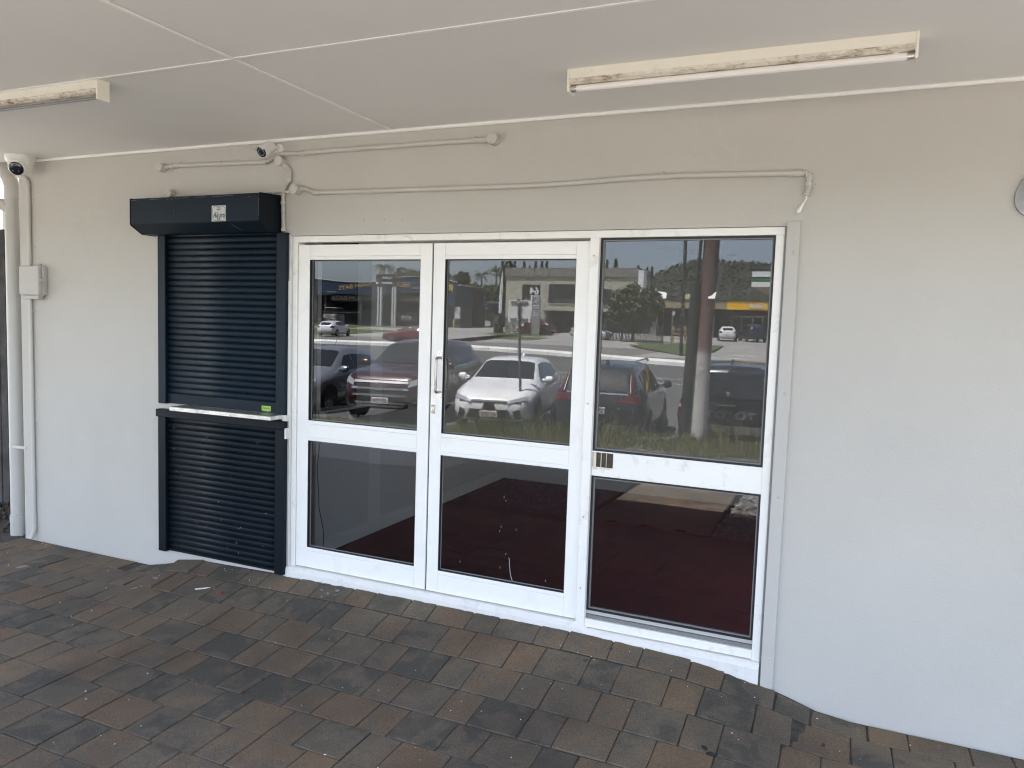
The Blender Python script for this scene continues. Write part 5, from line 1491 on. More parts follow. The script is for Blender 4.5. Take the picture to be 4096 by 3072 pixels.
# ================================================================== POLES AND SIGNS
t = thing('utility_pole', (0.82, -10.35, -0.56), 'thick timber utility pole, weathered white below and reddish brown above', 'utility pole')
pole = newmat('painted_pole'); mt, tt, b = pole
p = opos(tt)
sx_ = N(tt, 'ShaderNodeSeparateXYZ'); tt.links.new(p, sx_.inputs[0])
nn = noise(tt, 6, 6, 0.7, p)
am = N(tt, 'ShaderNodeMath', operation='MULTIPLY_ADD'); am.inputs[1].default_value = 0.35; tt.links.new(nn.outputs[0], am.inputs[0]); tt.links.new(sx_.outputs[2], am.inputs[2])
mr = N(tt, 'ShaderNodeMapRange'); mr.inputs[1].default_value = -0.6; mr.inputs[2].default_value = 4.0; tt.links.new(am.outputs[0], mr.inputs[0])
cr2 = ramp(tt, mr.outputs[0], [(0.0, (0.11, 0.13, 0.12)), (0.085, (0.11, 0.13, 0.12)), (0.09, (0.60, 0.58, 0.54)), (0.42, (0.52, 0.50, 0.47)), (0.46, (0.19, 0.115, 0.105)), (0.75, (0.135, 0.08, 0.07)), (1.0, (0.09, 0.058, 0.048))])
n9 = noise(tt, 5, 7, 0.75, p, 0.8)
st = ramp(tt, n9.outputs[0], [(0.54, (0, 0, 0)), (0.70, (0.7, 0.7, 0.7))])
tt.links.new(mixc(tt, st.outputs[0], cr2.outputs[0], (0.12, 0.11, 0.10)), b.inputs['Base Color'])
b.inputs['Roughness'].default_value = 0.9
MB().tube([(0.815, -10.35, -0.7), (0.84, -10.35, 1.3), (0.90, -10.35, 3.4), (1.0, -10.35, 9.5)], 0.15, 20, radii=[0.165, 0.15, 0.143, 0.12]).build('shaft', mt, t, True)
MB().box(0.2, 1.8, -10.42, -10.30, 8.8, 8.92).build('crossarm', M['bark'], t)
t = thing('black_pole', (0.57, -10.2, -0.56), 'dark steel pole with a cable guard standing against the utility pole', 'pole')
dkp = plain('dark_pole', (0.030, 0.032, 0.033), 0.6, var=0.4, vscale=5)
MB().tube([(0.545, -10.2, -0.7), (0.62, -10.2, 0.84), (0.665, -10.2, 2.50)], 0.085, 16).build('cable_guard', dkp, t, True)
MB().tube([(0.69, -10.2, 2.45), (0.735, -10.2, 3.5), (0.86, -10.2, 8.5)], 0.030, 10).build('conduit', dkp, t, True)
MB().lathe((0.612, -10.2, 0.80), (0.03, 0, 1), [(0, .095), (.05, .095)], 16).lathe((0.585, -10.2, 0.32), (0.03, 0, 1), [(0, .09), (.04, .09)], 16).build('band', CARM['trim'], t, True)
t = thing('road_sign', (-2.79, -10.35, -0.56), 'back of a square pale road sign on a thin steel post in the tall grass', 'road sign')
sgm = plain('sign_back', (0.78, 0.77, 0.74), 0.6, 0.0, var=0.06, vscale=4)
MB().tube([(-2.76, -10.35, -0.7), (-2.915, -10.35, 2.16)], 0.028, 12).build('post', plain('galvanised_post', (0.20, 0.185, 0.17), 0.55, 0.4), t, True)
pl = [(-3.16, 1.70), (-2.66, 1.695), (-2.66, 2.14), (-3.15, 2.15)]
MB().prism(pl, 'y', -10.392, -10.388).build('plate', sgm, t)
for zz in (2.10, 1.75):
    MB().box(-3.10, -2.72, -10.386, -10.368, zz - .025, zz + .025).build('bracket', M['grey_bead'], t)
    MB().lathe((-2.905, -10.35, zz - 0.02), (-0.05, 0, 1), [(0, .036), (.04, .036)], 12).build('clamp', M['alu'], t, True)
t = thing('light_pole', (-6.98, -48, -0.2), 'tall dark wooden light pole on the far grass verge', 'light pole')
MB().tube([(-6.98, -48, -0.4), (-7.05, -48, 9.5)], 0.12, 12).build('shaft', dkp, t, True)
MB().tube([(-7.05, -48, 9.4), (-6.6, -47.4, 9.9), (-5.4, -46, 10.0)], 0.05, 8).build('arm', dkp, t, True)
t = thing('bus_stop_post', (-10.1, -59.3, -0.1), 'thin grey sign post on the far verge left of the light pole', 'sign post')
MB().tube([(-10.1, -59.3, -0.15), (-10.0, -59.3, 3.0)], 0.05, 8).build('post', M['grey_bead'], t, True)
MB().box(-10.1, -9.86, -59.33, -59.27, 2.7, 3.05).build('plate', M['alu'], t)
t = thing('timber_crate', (-10.9, -67, 0.2), 'stack of pale timber frames on the far verge behind the light pole', 'crate')
ply = plain('pale_timber', (0.40, 0.27, 0.13), 0.8, var=0.2, vscale=3)
for k in range(4):
    MB().box(-11.6, -9.3, -67.1, -67.0, 0.25 + k * .42, 0.37 + k * .42).build('slat', ply, t)
for xx in (-11.6, -10.5, -9.4):
    MB().box(xx, xx + .12, -67.2, -67.1, 0.15, 1.9).build('upright', ply, t)
# ================================================================== FAR BUILDINGS (seen in the glass)
navy_f = plain('navy_fascia', (0.018, 0.034, 0.065), 0.5, var=0.15, vscale=.3)
gold = plain('gold_letters', (0.62, 0.42, 0.16), 0.4)
goldy = plain('yellow_letters', (0.75, 0.60, 0.12), 0.4)
cream = plain('cream_render', (0.40, 0.385, 0.30), 0.8, var=0.06, vscale=.4)
creamd = plain('grey_band_render', (0.20, 0.195, 0.175), 0.8, var=0.08, vscale=.4)
dwin = plain('dark_shop_glass', (0.030, 0.030, 0.032), 0.15)
dgl = plain('dark_grey_block', (0.085, 0.083, 0.080), 0.8, var=0.15, vscale=.3)
bwall = plain('bay_shadow_wall', (0.10, 0.10, 0.105), 0.8, var=0.2, vscale=.3)
palegrey = plain('pale_grey_steel', (0.50, 0.50, 0.50), 0.5)
signw = plain('sign_white', (0.72, 0.73, 0.73), 0.5)
faint = plain('faint_lettering', (0.22, 0.22, 0.22), 0.5)

b = thing('car_wash', (-57, -92, 0.8), 'dark navy car wash building with gold lettering on a curved fascia, far left', 'car wash')
prof = [(-69.3, 7.27), (-67.6, 7.12), (-65.2, 6.88), (-62.2, 6.75), (-59.3, 6.77), (-58.1, 6.94), (-56.7, 7.25), (-55.2, 7.44), (-53.2, 7.60), (-51.1, 7.66), (-49, 7.50), (-46.7, 7.17), (-45.55, 6.92)]
low = [(-45.55, 5.2), (-51, 5.5), (-56.7, 5.05), (-58.1, 4.95), (-64.6, 5.1), (-67.6, 4.86), (-69.3, 4.86)]
MB().prism([(x, z) for x, z in prof] + low, 'y', -88.4, -88.0).build('fascia', navy_f, b)
MB().prism([(x, z + .10) for x, z in prof] + [(x, z + .002) for x, z in prof[::-1]], 'y', -88.5, -87.9).build('fascia_cap', palegrey, b)
MB().box(-47.6, -45.55, -88.45, -87.95, 3.68, 5.21).build('sign_panel', navy_f, b)
MB().add([(-45.54, -88, 6.9), (-44.9, -92, 5.9), (-44.9, -92, 3.6), (-45.54, -88, 3.68)], [(0, 1, 2, 3)]).add([(-45.56, -88.4, 6.9), (-45.2, -92, 5.9), (-45.2, -92, 3.6), (-45.56, -88.4, 3.68)], [(0, 1, 2, 3)]).build('return_panel', navy_f, b)
MB().box(-66.5, -50, -88.9, -88.6, 4.05, 4.98).build('lower_band', navy_f, b)
MB().box(-69.3, -44.9, -96, -95.6, 0.6, 6.5).box(-69.3, -68.9, -95.6, -88.4, 0.6, 6.9).build('back_wall', bwall, b)
MB().box(-69.3, -45.0, -96, -88.4, 6.5, 6.6).build('roof', palegrey, b)
for x in (-67.4, -61.2, -50.5, -47.4):
    MB().box(x - .18, x + .18, -88.8, -88.45, 0.5, 4.9).build('pillar', dgl, b)
MB().box(-47.3, -45.0, -92, -88.5, 0.5, 3.66).build('end_block', dgl, b)
MB().box(-45.75, -44.95, -88.49, -88.2, 2.0, 3.6).build('meter_box', palegrey, b)
MB().box(-46.9, -46.0, -88.49, -88.42, 0.7, 2.9).build('door', dwin, b)
for x0, x1 in ((-64.4, -63.6), (-63.4, -62.1), (-61.9, -59.5)):
    MB().add([(x0, -94, 5.25), (x1, -94, 5.25), (x1, -93.4, 5.5), (x0, -93.4, 5.5)], [(0, 1, 2, 3)]).build('skylight', signw, b)
text('lettering', 'WASH BAYS', (-61.75, -87.98, 6.30), 0.62, gold, b, FACE_YP, width=5.9, depth=.02, rot=math.atan2(-0.79, 5.7) if False else R(-7.5) * -1 * -1)
text('lettering', 'VACUUM BAYS', (-62.4, -88.58, 4.55), 0.62, gold, b, FACE_YP, width=7.6, depth=.02)
text('lettering', 'SELF', (-53.8, -87.98, 6.52), 0.62, gold, b, FACE_YP, width=2.1, depth=.02)
text('lettering', 'BAYS', (-53.0, -88.58, 4.62), 0.62, gold, b, FACE_YP, width=2.9, depth=.02)
text('lettering', 'iC', (-46.55, -87.94, 6.2), 0.95, goldy, b, FACE_YP, width=1.15, depth=.03, bold=.02)
for x0, x1, zz in ((-66.8, -65.2, 5.28), (-52.4, -51.3, 5.95)):
    MB().box(x0, x1, -87.99, -87.97, zz, zz + .16).build('stripe', faint, b)

b = thing('pylon_sign', (-54, -84, 0.7), 'black sign box on four pale legs standing before the car wash', 'sign')
MB().box(-55.2, -52.62, -84.3, -83.95, 6.06, 7.66).build('sign_box', plain('sign_black', (0.018, 0.018, 0.019), 0.4), b)
MB().box(-55.66, -55.22, -84.9, -84.0, 6.1, 7.64).build('sign_box', plain('sign_black_side', (0.018, 0.018, 0.019), 0.4), b)
for x in (-55.3, -54.85, -53.0, -52.62):
    MB().box(x - .12, x + .12, -84.25, -84.0, 0.55, 6.06).build('leg', palegrey, b)
text('lettering', 'iCLEAN', (-53.85, -83.94, 7.22), 0.36, signw, b, FACE_YP, width=1.55, depth=.01)
text('lettering', 'CARWASH', (-53.9, -83.94, 6.86), 0.12, faint, b, FACE_YP, width=.9, depth=.01)
bn = MB().box(-54.72, -53.08, -83.95, -83.93, 6.36, 6.62).build('white_band', signw, b)
text('lettering', '& DOG WASH', (-53.9, -83.925, 6.49), 0.16, M['ink'], b, FACE_YP, width=1.4, depth=.01)
MB().box(-55.62, -55.26, -83.99, -83.97, 6.36, 6.62).build('white_band', signw, b)

def palisade(label, x0, x1, y0, y1, h, step, rails=True):
    t = thing('palisade_fence', ((x0 + x1) / 2, (y0 + y1) / 2, zg(y0)), label, 'fence')
    n = int(abs(x1 - x0) / step)
    mb = MB()
    for i in range(n + 1):
        u = i / n
        x, y = x0 + (x1 - x0) * u, y0 + (y1 - y0) * u
        mb.box(x - .03, x + .03, y - .02, y + .02, zg(y), zg(y) + h)
    mb.build('pales', CARM['trim'], t)['kind'] = 'stuff'
    for hh in (0.25, h - .3):
        MB().tube([(x0, y0 + .03, zg(y0) + hh), (x1, y1 + .03, zg(y1) + hh)], .03, 6).build('rail', CARM['trim'], t)
    for u in (0, .5, 1):
        x, y = x0 + (x1 - x0) * u, y0 + (y1 - y0) * u
        MB().box(x - .07, x + .07, y - .07, y + .07, zg(y) - .1, zg(y) + h + .05).build('post', CARM['trim'], t)
palisade('long black palisade fence before the car wash', -72, -48.5, -81, -86, 2.0, 0.16)
palisade('short black palisade fence in front of the cream building', -32.5, -26.0, -74.7, -72.9, 1.85, 0.16)
palisade('black fence below the bushy tree, half in shade', -21, -12.4, -69.5, -66.5, 1.7, 0.16)
t = thing('parked_truck', (-63, -84.5, 0.7), 'small white truck with a roof rack parked behind the car wash fence', 'truck')
MB().box(-64.6, -62.4, -86.5, -84.3, 0.95, 2.1, .06).build('body', plain('truck_white', (0.55, 0.55, 0.55), .5), t)
MB().box(-64.5, -62.5, -86.0, -84.6, 2.1, 2.9, .1).build('cab', CARM['glass'], t)
MB().box(-64.4, -62.5, -86.0, -84.5, 2.95, 3.05).build('roof_rack', palegrey, t)
for x in (-64.2, -62.8):
    MB().lathe((x - .1, -84.6, 1.05), (1, 0, 0), [(0, .38), (.2, .38)], 14).build('wheel', CARM['tyre'], t)
t = thing('parked_truck', (-52, -86.6, 0.7), 'pale tray back truck parked in the car wash, right of the sign box', 'truck')
MB().box(-53.2, -51.4, -88, -86.4, 1.35, 2.15, .05).build('tray', plain('tray_grey', (0.35, 0.34, 0.33), .5), t)
MB().box(-53.0, -51.5, -89.5, -88, 1.3, 2.7, .1).build('cab', CARM['glass'], t)
for x in (-53.0, -51.8):
    MB().lathe((x, -86.9, 1.1), (1, 0, 0), [(0, .38), (.2, .38)], 14).build('wheel', CARM['tyre'], t)

b = thing('workshop_shed', (-47.5, -99, 1), 'low dark workshop with one open bay and gold letter D, beside the car wash', 'shed')
MB().box(-52, -43.6, -99.2, -99.0, 3.72, 4.62).build('fascia', navy_f, b)
MB().box(-52, -43.6, -99.3, -98.95, 4.622, 4.70).build('cap', palegrey, b)
MB().box(-48.6, -43.6, -99.6, -99.3, 0.8, 3.71).build('front_wall', dgl, b)
MB().box(-52, -43.6, -106, -105.8, 0.8, 4.6).box(-52, -51.8, -105.8, -99.3, .8, 4.6).box(-43.8, -43.6, -105.8, -99.6, .8, 4.6).build('side_wall', bwall, b)
MB().box(-52, -43.6, -105.8, -99.3, 4.5, 4.6).build('roof', palegrey, b)
MB().box(-48.62, -48.5, -99.29, -99.1, 0.9, 3.7).build('bay_post', palegrey, b)
MB().box(-46.1, -45.3, -99.29, -99.2, 1.9, 2.75).build('window', dwin, b)
MB().box(-48.4, -46.3, -99.29, -99.22, 0.95, 2.6).build('panel', plain('blue_grey_panel', (0.06, 0.07, 0.09), .6), b)
MB().box(-46.3, -45.4, -99.2, -98.9, 1.1, 1.85).build('cabinet', palegrey, b)
text('lettering', 'D', (-50.4, -98.98, 4.15), .55, gold, b, FACE_YP, width=.45, depth=.02)
for (x, y) in ((-44.4, -85.5), (-48.6, -97.8), (-46.4, -91)):
    t = tag(MB().lathe((x, y, zg(y)), (0, 0, 1), [(0, .09), (1.05, .09), (1.1, .05)], 10).build('bollard', goldy, None, True), {-44.4: 'yellow bollard nearest the street at the car wash end block', -48.6: 'yellow bollard by the open bay of the dark workshop', -46.4: 'yellow bollard between the car wash corner and the workshop'}[x], 'bollard', 'yellow bollards')

# cream two storey building
b = thing('cream_building', (-30, -95, 0.8), 'cream two storey building with dark windows, grey parapet and number 64', 'building')
MB().box(-39.0, -20.9, -96, -90, 0.6, 7.86).build('wall', cream, b)
MB().box(-39.1, -20.9, -96, -89.8, 7.862, 9.0).build('parapet', creamd, b)
for k in range(9):
    MB().box(-38.9 + k * 2.0, -38.87 + k * 2.0, -89.795, -89.79, 7.9, 8.95).build('parapet_joint', M['ink'], b)
MB().box(-20.88, -20.2, -91, -89.6, 6.2, 8.7).build('end_fin', signw, b)
for (x0, x1, z0, z1) in ((-36.6, -34.1, 4.75, 6.80), (-32.85, -29.0, 4.42, 6.88), (-27.9, -24.3, 3.98, 6.30), (-23.8, -21.4, 3.98, 6.3)):
    wq = MB().box(x0, x1, -89.998, -89.95, z0, z1).build('window', dwin, b)
    LOC[wq.name] = LOC[b.name]
    MB().box(x0 - .06, x1 + .06, -89.99, -89.90, z0 - .1, z0 - .002).build('sill', cream, wq)
MB().box(-33.5, -20.9, -89.99, -88.9, 3.45, 3.78).build('awning', cream, b)
MB().box(-32.9, -21.0, -89.99, -89.96, 0.7, 3.44).build('shop_glass', dwin, b)
for x in (-30.4, -27.5, -25.0):
    MB().box(x - .08, x + .08, -89.959, -89.90, .7, 3.4).build('mullion', creamd, b)
for x in (-33.1, -31.9, -30.7, -29.5, -26, -24.8):
    MB().lathe((x, -89.6, 3.95), (0, 0, 1), [(0, .1), (.12, .1)], 8).build('lamp', M['ink'], b)
text('lettering', '64', (-34.75, -89.6, 5.98), .84, signw, b, FACE_YP, width=1.32, depth=.03, bold=.03)
text('lettering', 'dental', (-35.4, -89.94, 4.95), .34, faint, b, FACE_YP, width=1.7, depth=.01)
text('lettering', 'specialist', (-30.6, -89.94, 4.85), .36, faint, b, FACE_YP, width=3.0, depth=.01)
text('lettering', 'cairns', (-25.5, -89.94, 4.3), .42, faint, b, FACE_YP, width=2.5, depth=.01)

t = thing('feather_flag', (-33.3, -76, 0.5), 'tall white feather flag at the left corner of the cream building', 'flag')
MB().prism([(-33.56, 2.74), (-33.2, 2.75), (-33.12, 5.5), (-33.13, 7.3), (-33.22, 7.75), (-33.36, 6.6), (-33.5, 5.2)], 'y', -76.02, -75.98).build('banner', signw, t)
MB().box(-33.55, -33.15, -76.1, -75.9, 1.5, 2.73).build('weight_cover', CARM['trim'], t)
MB().tube([(-33.35, -76, zg(-76)), (-33.2, -76, 7.7)], .03, 6).build('pole', CARM['trim'], t)
t = tag(MB().box(-33.0, -32.3, -74.2, -73.5, zg(-74) + .05, zg(-74) + 1.05, .05).box(-33.05, -32.25, -74.25, -73.42, zg(-74) + 1.0515, zg(-74) + 1.12, .02).lathe((-32.95, -73.7, zg(-74) + .1), (1, 0, 0), [(0, .1), (.06, .1)], 10).build('wheelie_bin', plain('bin_green', (0.016, 0.032, 0.020), .5)), 'dark green wheelie bin under the feather flag', 'bin')
t = thing('business_sign', (-27.8, -73, 0.5), 'grey and white business sign panel standing behind the black fence', 'sign')
MB().box(-28.4, -27.15, -73.15, -73.0, 3.05, 4.72).build('upper_panel', signw, t)
MB().box(-28.2, -27.22, -72.998, -72.96, 3.12, 4.62).build('grey_panel', plain('sign_grey', (.19, .19, .185), .5), t)
MB().box(-28.2, -27.25, -73.12, -72.98, .5, 3.04).build('lower_panel', plain('sign_grey_low', (.24, .24, .235), .5), t)
mb = MB()
for a in range(4):
    an = a * math.pi / 2 + .78
    mb.tube([(-27.7 + .16 * math.cos(an) + .13 * math.cos(q), -72.94, 4.2 + .18 * math.sin(an) + .16 * math.sin(q)) for q in np.linspace(0, 6.28, 13)], .025, 5, False)
mb.build('emblem', signw, t)
for zz in (3.6, 3.4, 2.8, 2.65, 2.5):
    MB().box(-28.05, -27.35, -72.962, -72.95, zz, zz + .06).build('text_line', signw, t)

# yellow sign shop (right pane)
b = thing('convenience_shop', (-9, -88, 0.6), 'low tan shop with a yellow sign band, reflected in the right pane', 'shop')
tan = plain('tan_fascia', (0.30, 0.24, 0.15), 0.6); tan2 = plain('beige_fascia', (0.42, 0.35, 0.22), 0.6)
yel = plain('yellow_sign', (0.80, 0.46, 0.015), 0.5)
MB().box(-17.2, -15.9, -84.4, -84, 3.95, 4.88).build('fascia', tan2, b)
MB().box(-15.899, -9.22, -84.4, -84.001, 3.95, 4.88).build('fascia', tan, b)
MB().box(-9.219, 2, -84.4, -83.99, 3.93, 4.90).build('yellow_band', yel, b)
MB().box(-17.3, 2.1, -84.45, -83.9, 4.902, 4.98).build('fascia_cap', CARM['trim'], b)
MB().box(-17.2, 2, -93, -92.6, .5, 4.9).box(-17.2, -17.0, -92.6, -84.4, .5, 4.9).build('wall', bwall, b)
MB().box(-17.2, 2, -92.6, -84.4, 4.7, 4.85).build('roof', palegrey, b)
MB().box(-17, 2, -87.2, -87.0, .5, 3.9).build('shop_glass', dwin, b)
for x in (-13, -11, -9.0, -7.9, -6.7, -5.6, -4.9, -3.4):
    MB().box(x - .06, x + .06, -86.998, -86.9, .55, 3.2).build('mullion', palegrey, b)
MB().box(-9.0, 2, -86.998, -86.88, 3.2, 3.32).build('transom', palegrey, b)
text('lettering', 'Night', (-3.9, -83.98, 4.40), .58, M['ink'], b, FACE_YP, width=2.0, depth=.02, bold=.02)
text('lettering', 'Owl', (-6.0, -83.98, 4.45), .58, signw, b, FACE_YP, width=1.55, depth=.02, bold=.03)
text('lettering', 'CONVENIENCE', (-6.0, -83.98, 4.06), .10, M['ink'], b, FACE_YP, width=1.5, depth=.01)
MB().lathe((-13.6, -84.2, 5.25), (0, 1, 0), [(0, .55), (.12, .55)], 18).build('round_sign', CARM['trim'], b)
MB().lathe((-13.6, -84.07, 5.25), (0, 1, 0), [(0, .40), (.03, .40)], 18).build('round_sign_face', plain('pale_yellow', (.6, .52, .25), .5), b)
t = thing('person', (-5.5, -79.2, 0.6), 'person in a yellow vest standing beside the dark blue SUV', 'person')
mb = MB()
mb.tube([(-5.62, -79.2, .60), (-5.60, -79.2, 1.05), (-5.56, -79.2, 1.5)], .08, 10, radii=[.06, .07, .10]).tube([(-5.38, -79.2, .60), (-5.41, -79.2, 1.05), (-5.45, -79.2, 1.5)], .08, 10, radii=[.06, .07, .10])
mb.tube([(-5.5, -79.2, 1.42), (-5.5, -79.2, 1.6), (-5.5, -79.2, 1.95), (-5.5, -79.2, 2.06)], .2, 12, radii=[.16, .17, .21, .09])
mb.tube([(-5.70, -79.2, 1.98), (-5.78, -79.15, 1.7), (-5.74, -79.05, 1.45)], .05, 8, radii=[.06, .05, .035]).tube([(-5.30, -79.2, 1.98), (-5.22, -79.15, 1.7), (-5.26, -79.05, 1.45)], .05, 8, radii=[.06, .05, .035])
mb.lathe((-5.5, -79.19, 2.05), (0, 0, 1), [(0, .05), (.06, .055), (.10, .09), (.18, .10), (.26, .07), (.285, .01)], 12)
mb.build('body', plain('dark_clothing', (.03, .035, .05), .8), t, True, sharp=0)
MB().tube([(-5.5, -79.2, 1.50), (-5.5, -79.2, 1.62), (-5.5, -79.2, 1.93), (-5.5, -79.2, 2.02)], .2, 12, radii=[.185, .19, .225, .12]).build('vest', goldy, t, True)
# petrol station canopy
b = thing('petrol_canopy', (0, -64, 0.3), 'white petrol station canopy with a green stripe at the right pane edge', 'canopy')
MB().box(-4.23, 6, -66, -62, 6.09, 6.54).build('upper_fascia', signw, b)
MB().box(-4.20, 6, -65.98, -62.02, 5.95, 6.088).build('dark_band', M['ink'], b)
MB().box(-4.21, 6, -65.99, -62.01, 5.80, 5.948).build('green_stripe', plain('green_stripe', (.05, .28, .07), .5), b)
MB().box(-4.20, 6, -65.98, -62.02, 5.70, 5.798).build('dark_band', M['ink'], b)
MB().box(-4.22, 6, -66, -62, 5.28, 5.698).build('lower_fascia', signw, b)
MB().add([(-4.2, -62.1, 5.279), (6, -62.1, 5.279), (6, -65, 4.75), (-3.16, -65, 4.75)], [(0, 1, 2, 3)]).build('soffit', tan2, b)
for x in (-1.5, 3.5):
    MB().box(x - .2, x + .2, -64.4, -64, zg(-64), 5.2).build('column', palegrey, b)

# hills
def hill():
    xs = [-420, -330, -260, -228, -211, -195, -185, -167, -157, -135, -116, -96, -77, -40, 20, 120]
    hs = [30, 42, 56, 64, 67.5, 77, 81, 86, 84.5, 83, 83, 81, 80, 82, 76, 60]
    nx, ny = 240, 26
    X = np.linspace(-440, 140, nx)
    Hh = np.interp(X, xs, hs)
    vs = []
    for j in range(ny):
        v = j / (ny - 1)
        y = -640 - 300 * v
        for i, x in enumerate(X):
            s = v ** 0.75
            z = 1.5 + (Hh[i] - 1.5) * s + npr.normal(0, 1.1) * (0.4 + s) + 3 * math.sin(x * .05 + y * .03) * s * (1 - v)
            vs.append((x * (0.72 + 0.28 * v) if False else x, y, z))
    fs = [(j * nx + i, j * nx + i + 1, (j + 1) * nx + i + 1, (j + 1) * nx + i) for j in range(ny - 1) for i in range(nx - 1)]
    return vs, fs
v, f = hill()
tag(mesh_obj('hill', v, f, M['hill'], None, False), kind='structure')
hv = np.array(v); pick = npr.integers(0, len(hv), 9000); hv = hv[pick] + npr.normal(0, 1, (9000, 3)) * [1.5, 4, 0.5] + [0, 0, .6]
th = npr.uniform(0, 6.28, 9000); a = np.column_stack([np.cos(th), np.sin(th), npr.normal(0, .35, 9000)])
b_ = np.column_stack([-np.sin(th), np.cos(th), npr.normal(0, .35, 9000)])
s_ = 1.9 * npr.uniform(.4, 1.3, 9000)[:, None]
V = np.stack([hv - a * s_, hv - b_ * s_ * .7, hv + a * s_, hv + b_ * s_ * .7], 1).reshape(-1, 3)
tag(mesh_obj('forest', V.tolist(), (np.array([0, 1, 2, 3])[None] + (np.arange(9000) * 4)[:, None]).tolist(), leaf('forest_leaves', (0.026, 0.032, 0.018))), kind='stuff')

# ================================================================== TREES
def leaf_quads(centers, radii, n, size, squash=1.0):
    C_ = np.array(centers); Rr = np.array(radii)
    wts = Rr ** 2; wts = wts / wts.sum()
    k = npr.choice(len(C_), n, p=wts)
    d = npr.normal(size=(n, 3)); d /= np.linalg.norm(d, axis=1)[:, None]
    rad = Rr[k] * npr.uniform(0.45, 1.05, n) ** 0.6
    P = C_[k] + d * rad[:, None] * np.array([1, 1, squash])
    a = npr.normal(size=(n, 3)); a /= np.linalg.norm(a, axis=1)[:, None]
    b = np.cross(a, npr.normal(size=(n, 3))); b /= np.linalg.norm(b, axis=1)[:, None]
    s = size * npr.uniform(.6, 1.4, n)[:, None]
    V = np.stack([P - a * s, P - b * s * .55, P + a * s, P + b * s * .55], 1).reshape(-1, 3)
    F = (np.array([0, 1, 2, 3])[None] + (np.arange(n) * 4)[:, None])
    return V.tolist(), F.tolist()
def tree(label, x, y, h, blobs, n, size, mat, trunk_r=.25, group=None, squash=1.0):
    z0 = zg(y)
    t = thing('leafy_tree', (x, y, z0), label, 'tree', group)
    cs = [(x + bx, y + by, bz) for bx, by, bz, br in blobs]; rs = [bl[3] for bl in blobs]
    v, f = leaf_quads(cs, rs, n, size, squash)
    mesh_obj('crown', v, f, mat, t)
    mb = MB().tube([(x, y, z0 - .2), (x + .1, y, z0 + (h - z0) * .35), (x, y, z0 + (h - z0) * .6)], trunk_r, 8, radii=[trunk_r, trunk_r * .75, trunk_r * .4])
    for c in cs[:5]:
        mb.tube([(x + .05, y, z0 + (h - z0) * .35), tuple((Vector(c) + Vector((x, y, z0 + (h - z0) * .45))) / 2), c], trunk_r * .4, 6, radii=[trunk_r * .5, trunk_r * .3, trunk_r * .1])
    mb.build('trunk', M['bark'], t, True)
    return t
def blob_set(n, w_, h0, h1, r0, r1, d=2.0):
    return [(rng.uniform(-w_, w_), rng.uniform(-d, d), rng.uniform(h0, h1), rng.uniform(r0, r1)) for _ in range(n)]
tree('round leafy tree behind the car wash roof, right of the palm', -63.0, -105, 10.5, blob_set(9, 1.6, 8.2, 9.7, .7, 1.2), 1500, .22, M['leaf_yel'])
tree('dense dark tree at the left of the gap beside the car wash', -57.6, -112, 10, blob_set(12, 1.9, 4.5, 9.2, .9, 1.5), 2200, .26, M['leaf_dark'])
tree('bright green bushy tree in the gap above the workshop', -53.0, -111, 8, blob_set(14, 2.4, 3.6, 7.4, .9, 1.5), 2600, .26, M['leaf_yel'])
tree('mid green tree behind the workshop, below the palms', -50.2, -110, 8.5, blob_set(12, 1.6, 3.8, 8.2, .8, 1.3), 2200, .25, M['leaf_mid'])
tree('tall dark slender tree against the left end of the cream building', -45.4, -104, 11, blob_set(14, .5, 2.4, 10.9, .6, .95, .6), 2200, .22, M['leaf_dark'])
tree('bushy spreading tree on the verge before the cream building, right pane', -15.6, -68, 5.5, [(-1.3, 0, 4.2, 1.1), (-.2, 0, 4.8, 1.1), (1.0, .3, 4.3, 1.1), (2.1, 0, 4.0, .8), (-1.6, 0, 3.0, 1.0), (0, .4, 3.4, 1.4), (1.4, 0, 3.1, 1.0), (-.8, .2, 2.2, .9), (.6, 0, 2.3, .9), (2.5, 0, 3.7, .5)], 3600, .16, M['leaf_mid'], .16)
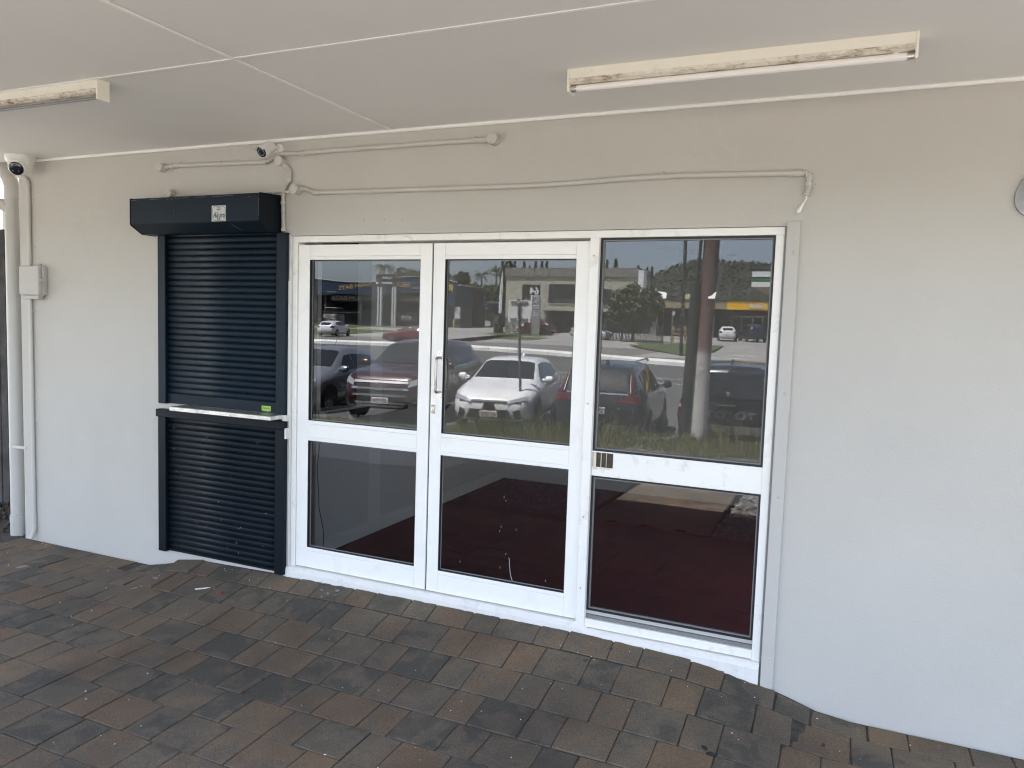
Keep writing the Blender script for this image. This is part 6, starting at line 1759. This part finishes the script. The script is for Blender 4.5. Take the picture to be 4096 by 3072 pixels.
for i, (x, w_, top) in enumerate(((-46.4, .65, 11.3), (-45.2, .6, 11.5), (-44.4, .5, 11.3), (-42.8, .55, 11.1), (-41.9, .35, 10.5), (-40.9, .55, 11.3), (-39.9, .55, 11.4), (-39.1, .5, 11.3), (-29.6, .55, 11.2), (-28.3, .7, 11.4), (-26.1, .35, 9.9), (-24.9, .45, 10.4), (-23.6, .5, 10.2), (-22.9, .4, 10.2))):
    z0 = zg(-105)
    t = thing('cypress_tree', (x, -105, z0), '', 'tree', 'cypress trees behind the cream building')
    n = 700
    hh = npr.uniform(0, 1, n) ** .8
    zz = z0 + .5 + hh * (top - z0 - .5)
    rr = w_ * np.clip(1.15 * (1 - hh) ** .55, 0.05, 1) * npr.uniform(.55, 1.1, n)
    an = npr.uniform(0, 6.28, n)
    P = np.column_stack([x + rr * np.cos(an), -105 + rr * np.sin(an), zz])
    a = npr.normal(size=(n, 3)) * [.5, .5, 1.4]; a /= np.linalg.norm(a, axis=1)[:, None]
    bb = np.cross(a, npr.normal(size=(n, 3))); bb /= np.linalg.norm(bb, axis=1)[:, None]
    s = .22 * npr.uniform(.6, 1.4, n)[:, None]
    V = np.stack([P - a * s, P - bb * s * .5, P + a * s, P + bb * s * .5], 1).reshape(-1, 3)
    mesh_obj('crown', V.tolist(), (np.array([0, 1, 2, 3])[None] + (np.arange(n) * 4)[:, None]).tolist(), M['leaf_dark'], t)
    MB().tube([(x, -105, z0 - .2), (x, -105, top - .8)], .12, 6, radii=[.14, .04]).build('trunk', M['bark'], t, True)
    od = ['first', 'second', 'third', 'fourth', 'fifth', 'sixth', 'seventh', 'eighth']
    t['label'] = (od[i] + ' cypress from the left behind the parapet in the middle pane') if i < 8 else (od[i - 8] + ' cypress from the left in the right pane reflection')
def palm(label, x, y, top, fl, droop, mat, n=16, vseg=7):
    z0 = zg(y)
    t = thing('palm_tree', (x, y, z0), label, 'palm', None)
    MB().tube([(x - .1, y, z0 - .2), (x, y, (z0 + top) / 2), (x, y, top)], .16, 8, radii=[.2, .15, .11]).build('trunk', M['bark'], t, True)
    vs = []; fs = []
    for k in range(n):
        a = 2 * math.pi * k / n + rng.uniform(-.2, .2)
        el = rng.uniform(.15, 1.2)
        d = Vector((math.cos(a), math.sin(a), 0))
        sd_ = Vector((-math.sin(a), math.cos(a), 0))
        L = fl * rng.uniform(.8, 1.1)
        pts = []
        for q in range(vseg + 1):
            u = q / vseg
            pts.append(Vector((x, y, top)) + d * (L * u * math.cos(el * (1 - u * .3))) + Vector((0, 0, L * (math.sin(el) * u - droop * u * u))))
        for q in range(vseg):
            for s in (1, -1):
                for sub in range(3):
                    p0 = pts[q].lerp(pts[q + 1], sub / 3); p1 = pts[q].lerp(pts[q + 1], (sub + .7) / 3)
                    ll = fl * .26 * (1 - ((q + sub / 3) / vseg) ** 2 * .8)
                    tip = p1 + sd_ * s * ll * .75 + (pts[q + 1] - pts[q]).normalized() * ll * .4 - Vector((0, 0, ll * .45))
                    b0 = len(vs)
                    vs += [tuple(p0), tuple(p1), tuple(tip)]; fs.append((b0, b0 + 1, b0 + 2))
    mesh_obj('fronds', vs, fs, mat, t)
palm('drooping palm above the black sign box of the car wash', -68.2, -105, 10.3, 2.7, .95, M['leaf_dark'], 20)
palm('palm with spreading fronds over the gap, nearest the car wash', -53.9, -113, 9.6, 2.6, .75, M['leaf_dark'])
palm('palm with upright fronds behind the workshop, second from the cream building', -51.2, -113, 10.2, 2.2, .35, M['leaf_mid'])
palm('palm partly hidden by the tall slender tree', -49.9, -112, 9.4, 2.3, .5, M['leaf_dark'])
mb = MB()
v, f = leaf_quads([(-66, -80, .9), (-64, -80.3, 1.0), (-62, -80.6, .9), (-60.5, -80.8, .8)], [.8, .9, .8, .6], 900, .15)
tag(mesh_obj('hedge', v, f, M['leaf_dark']), 'low dark shrubs along the car wash fence behind the far white hatchback', 'shrub')
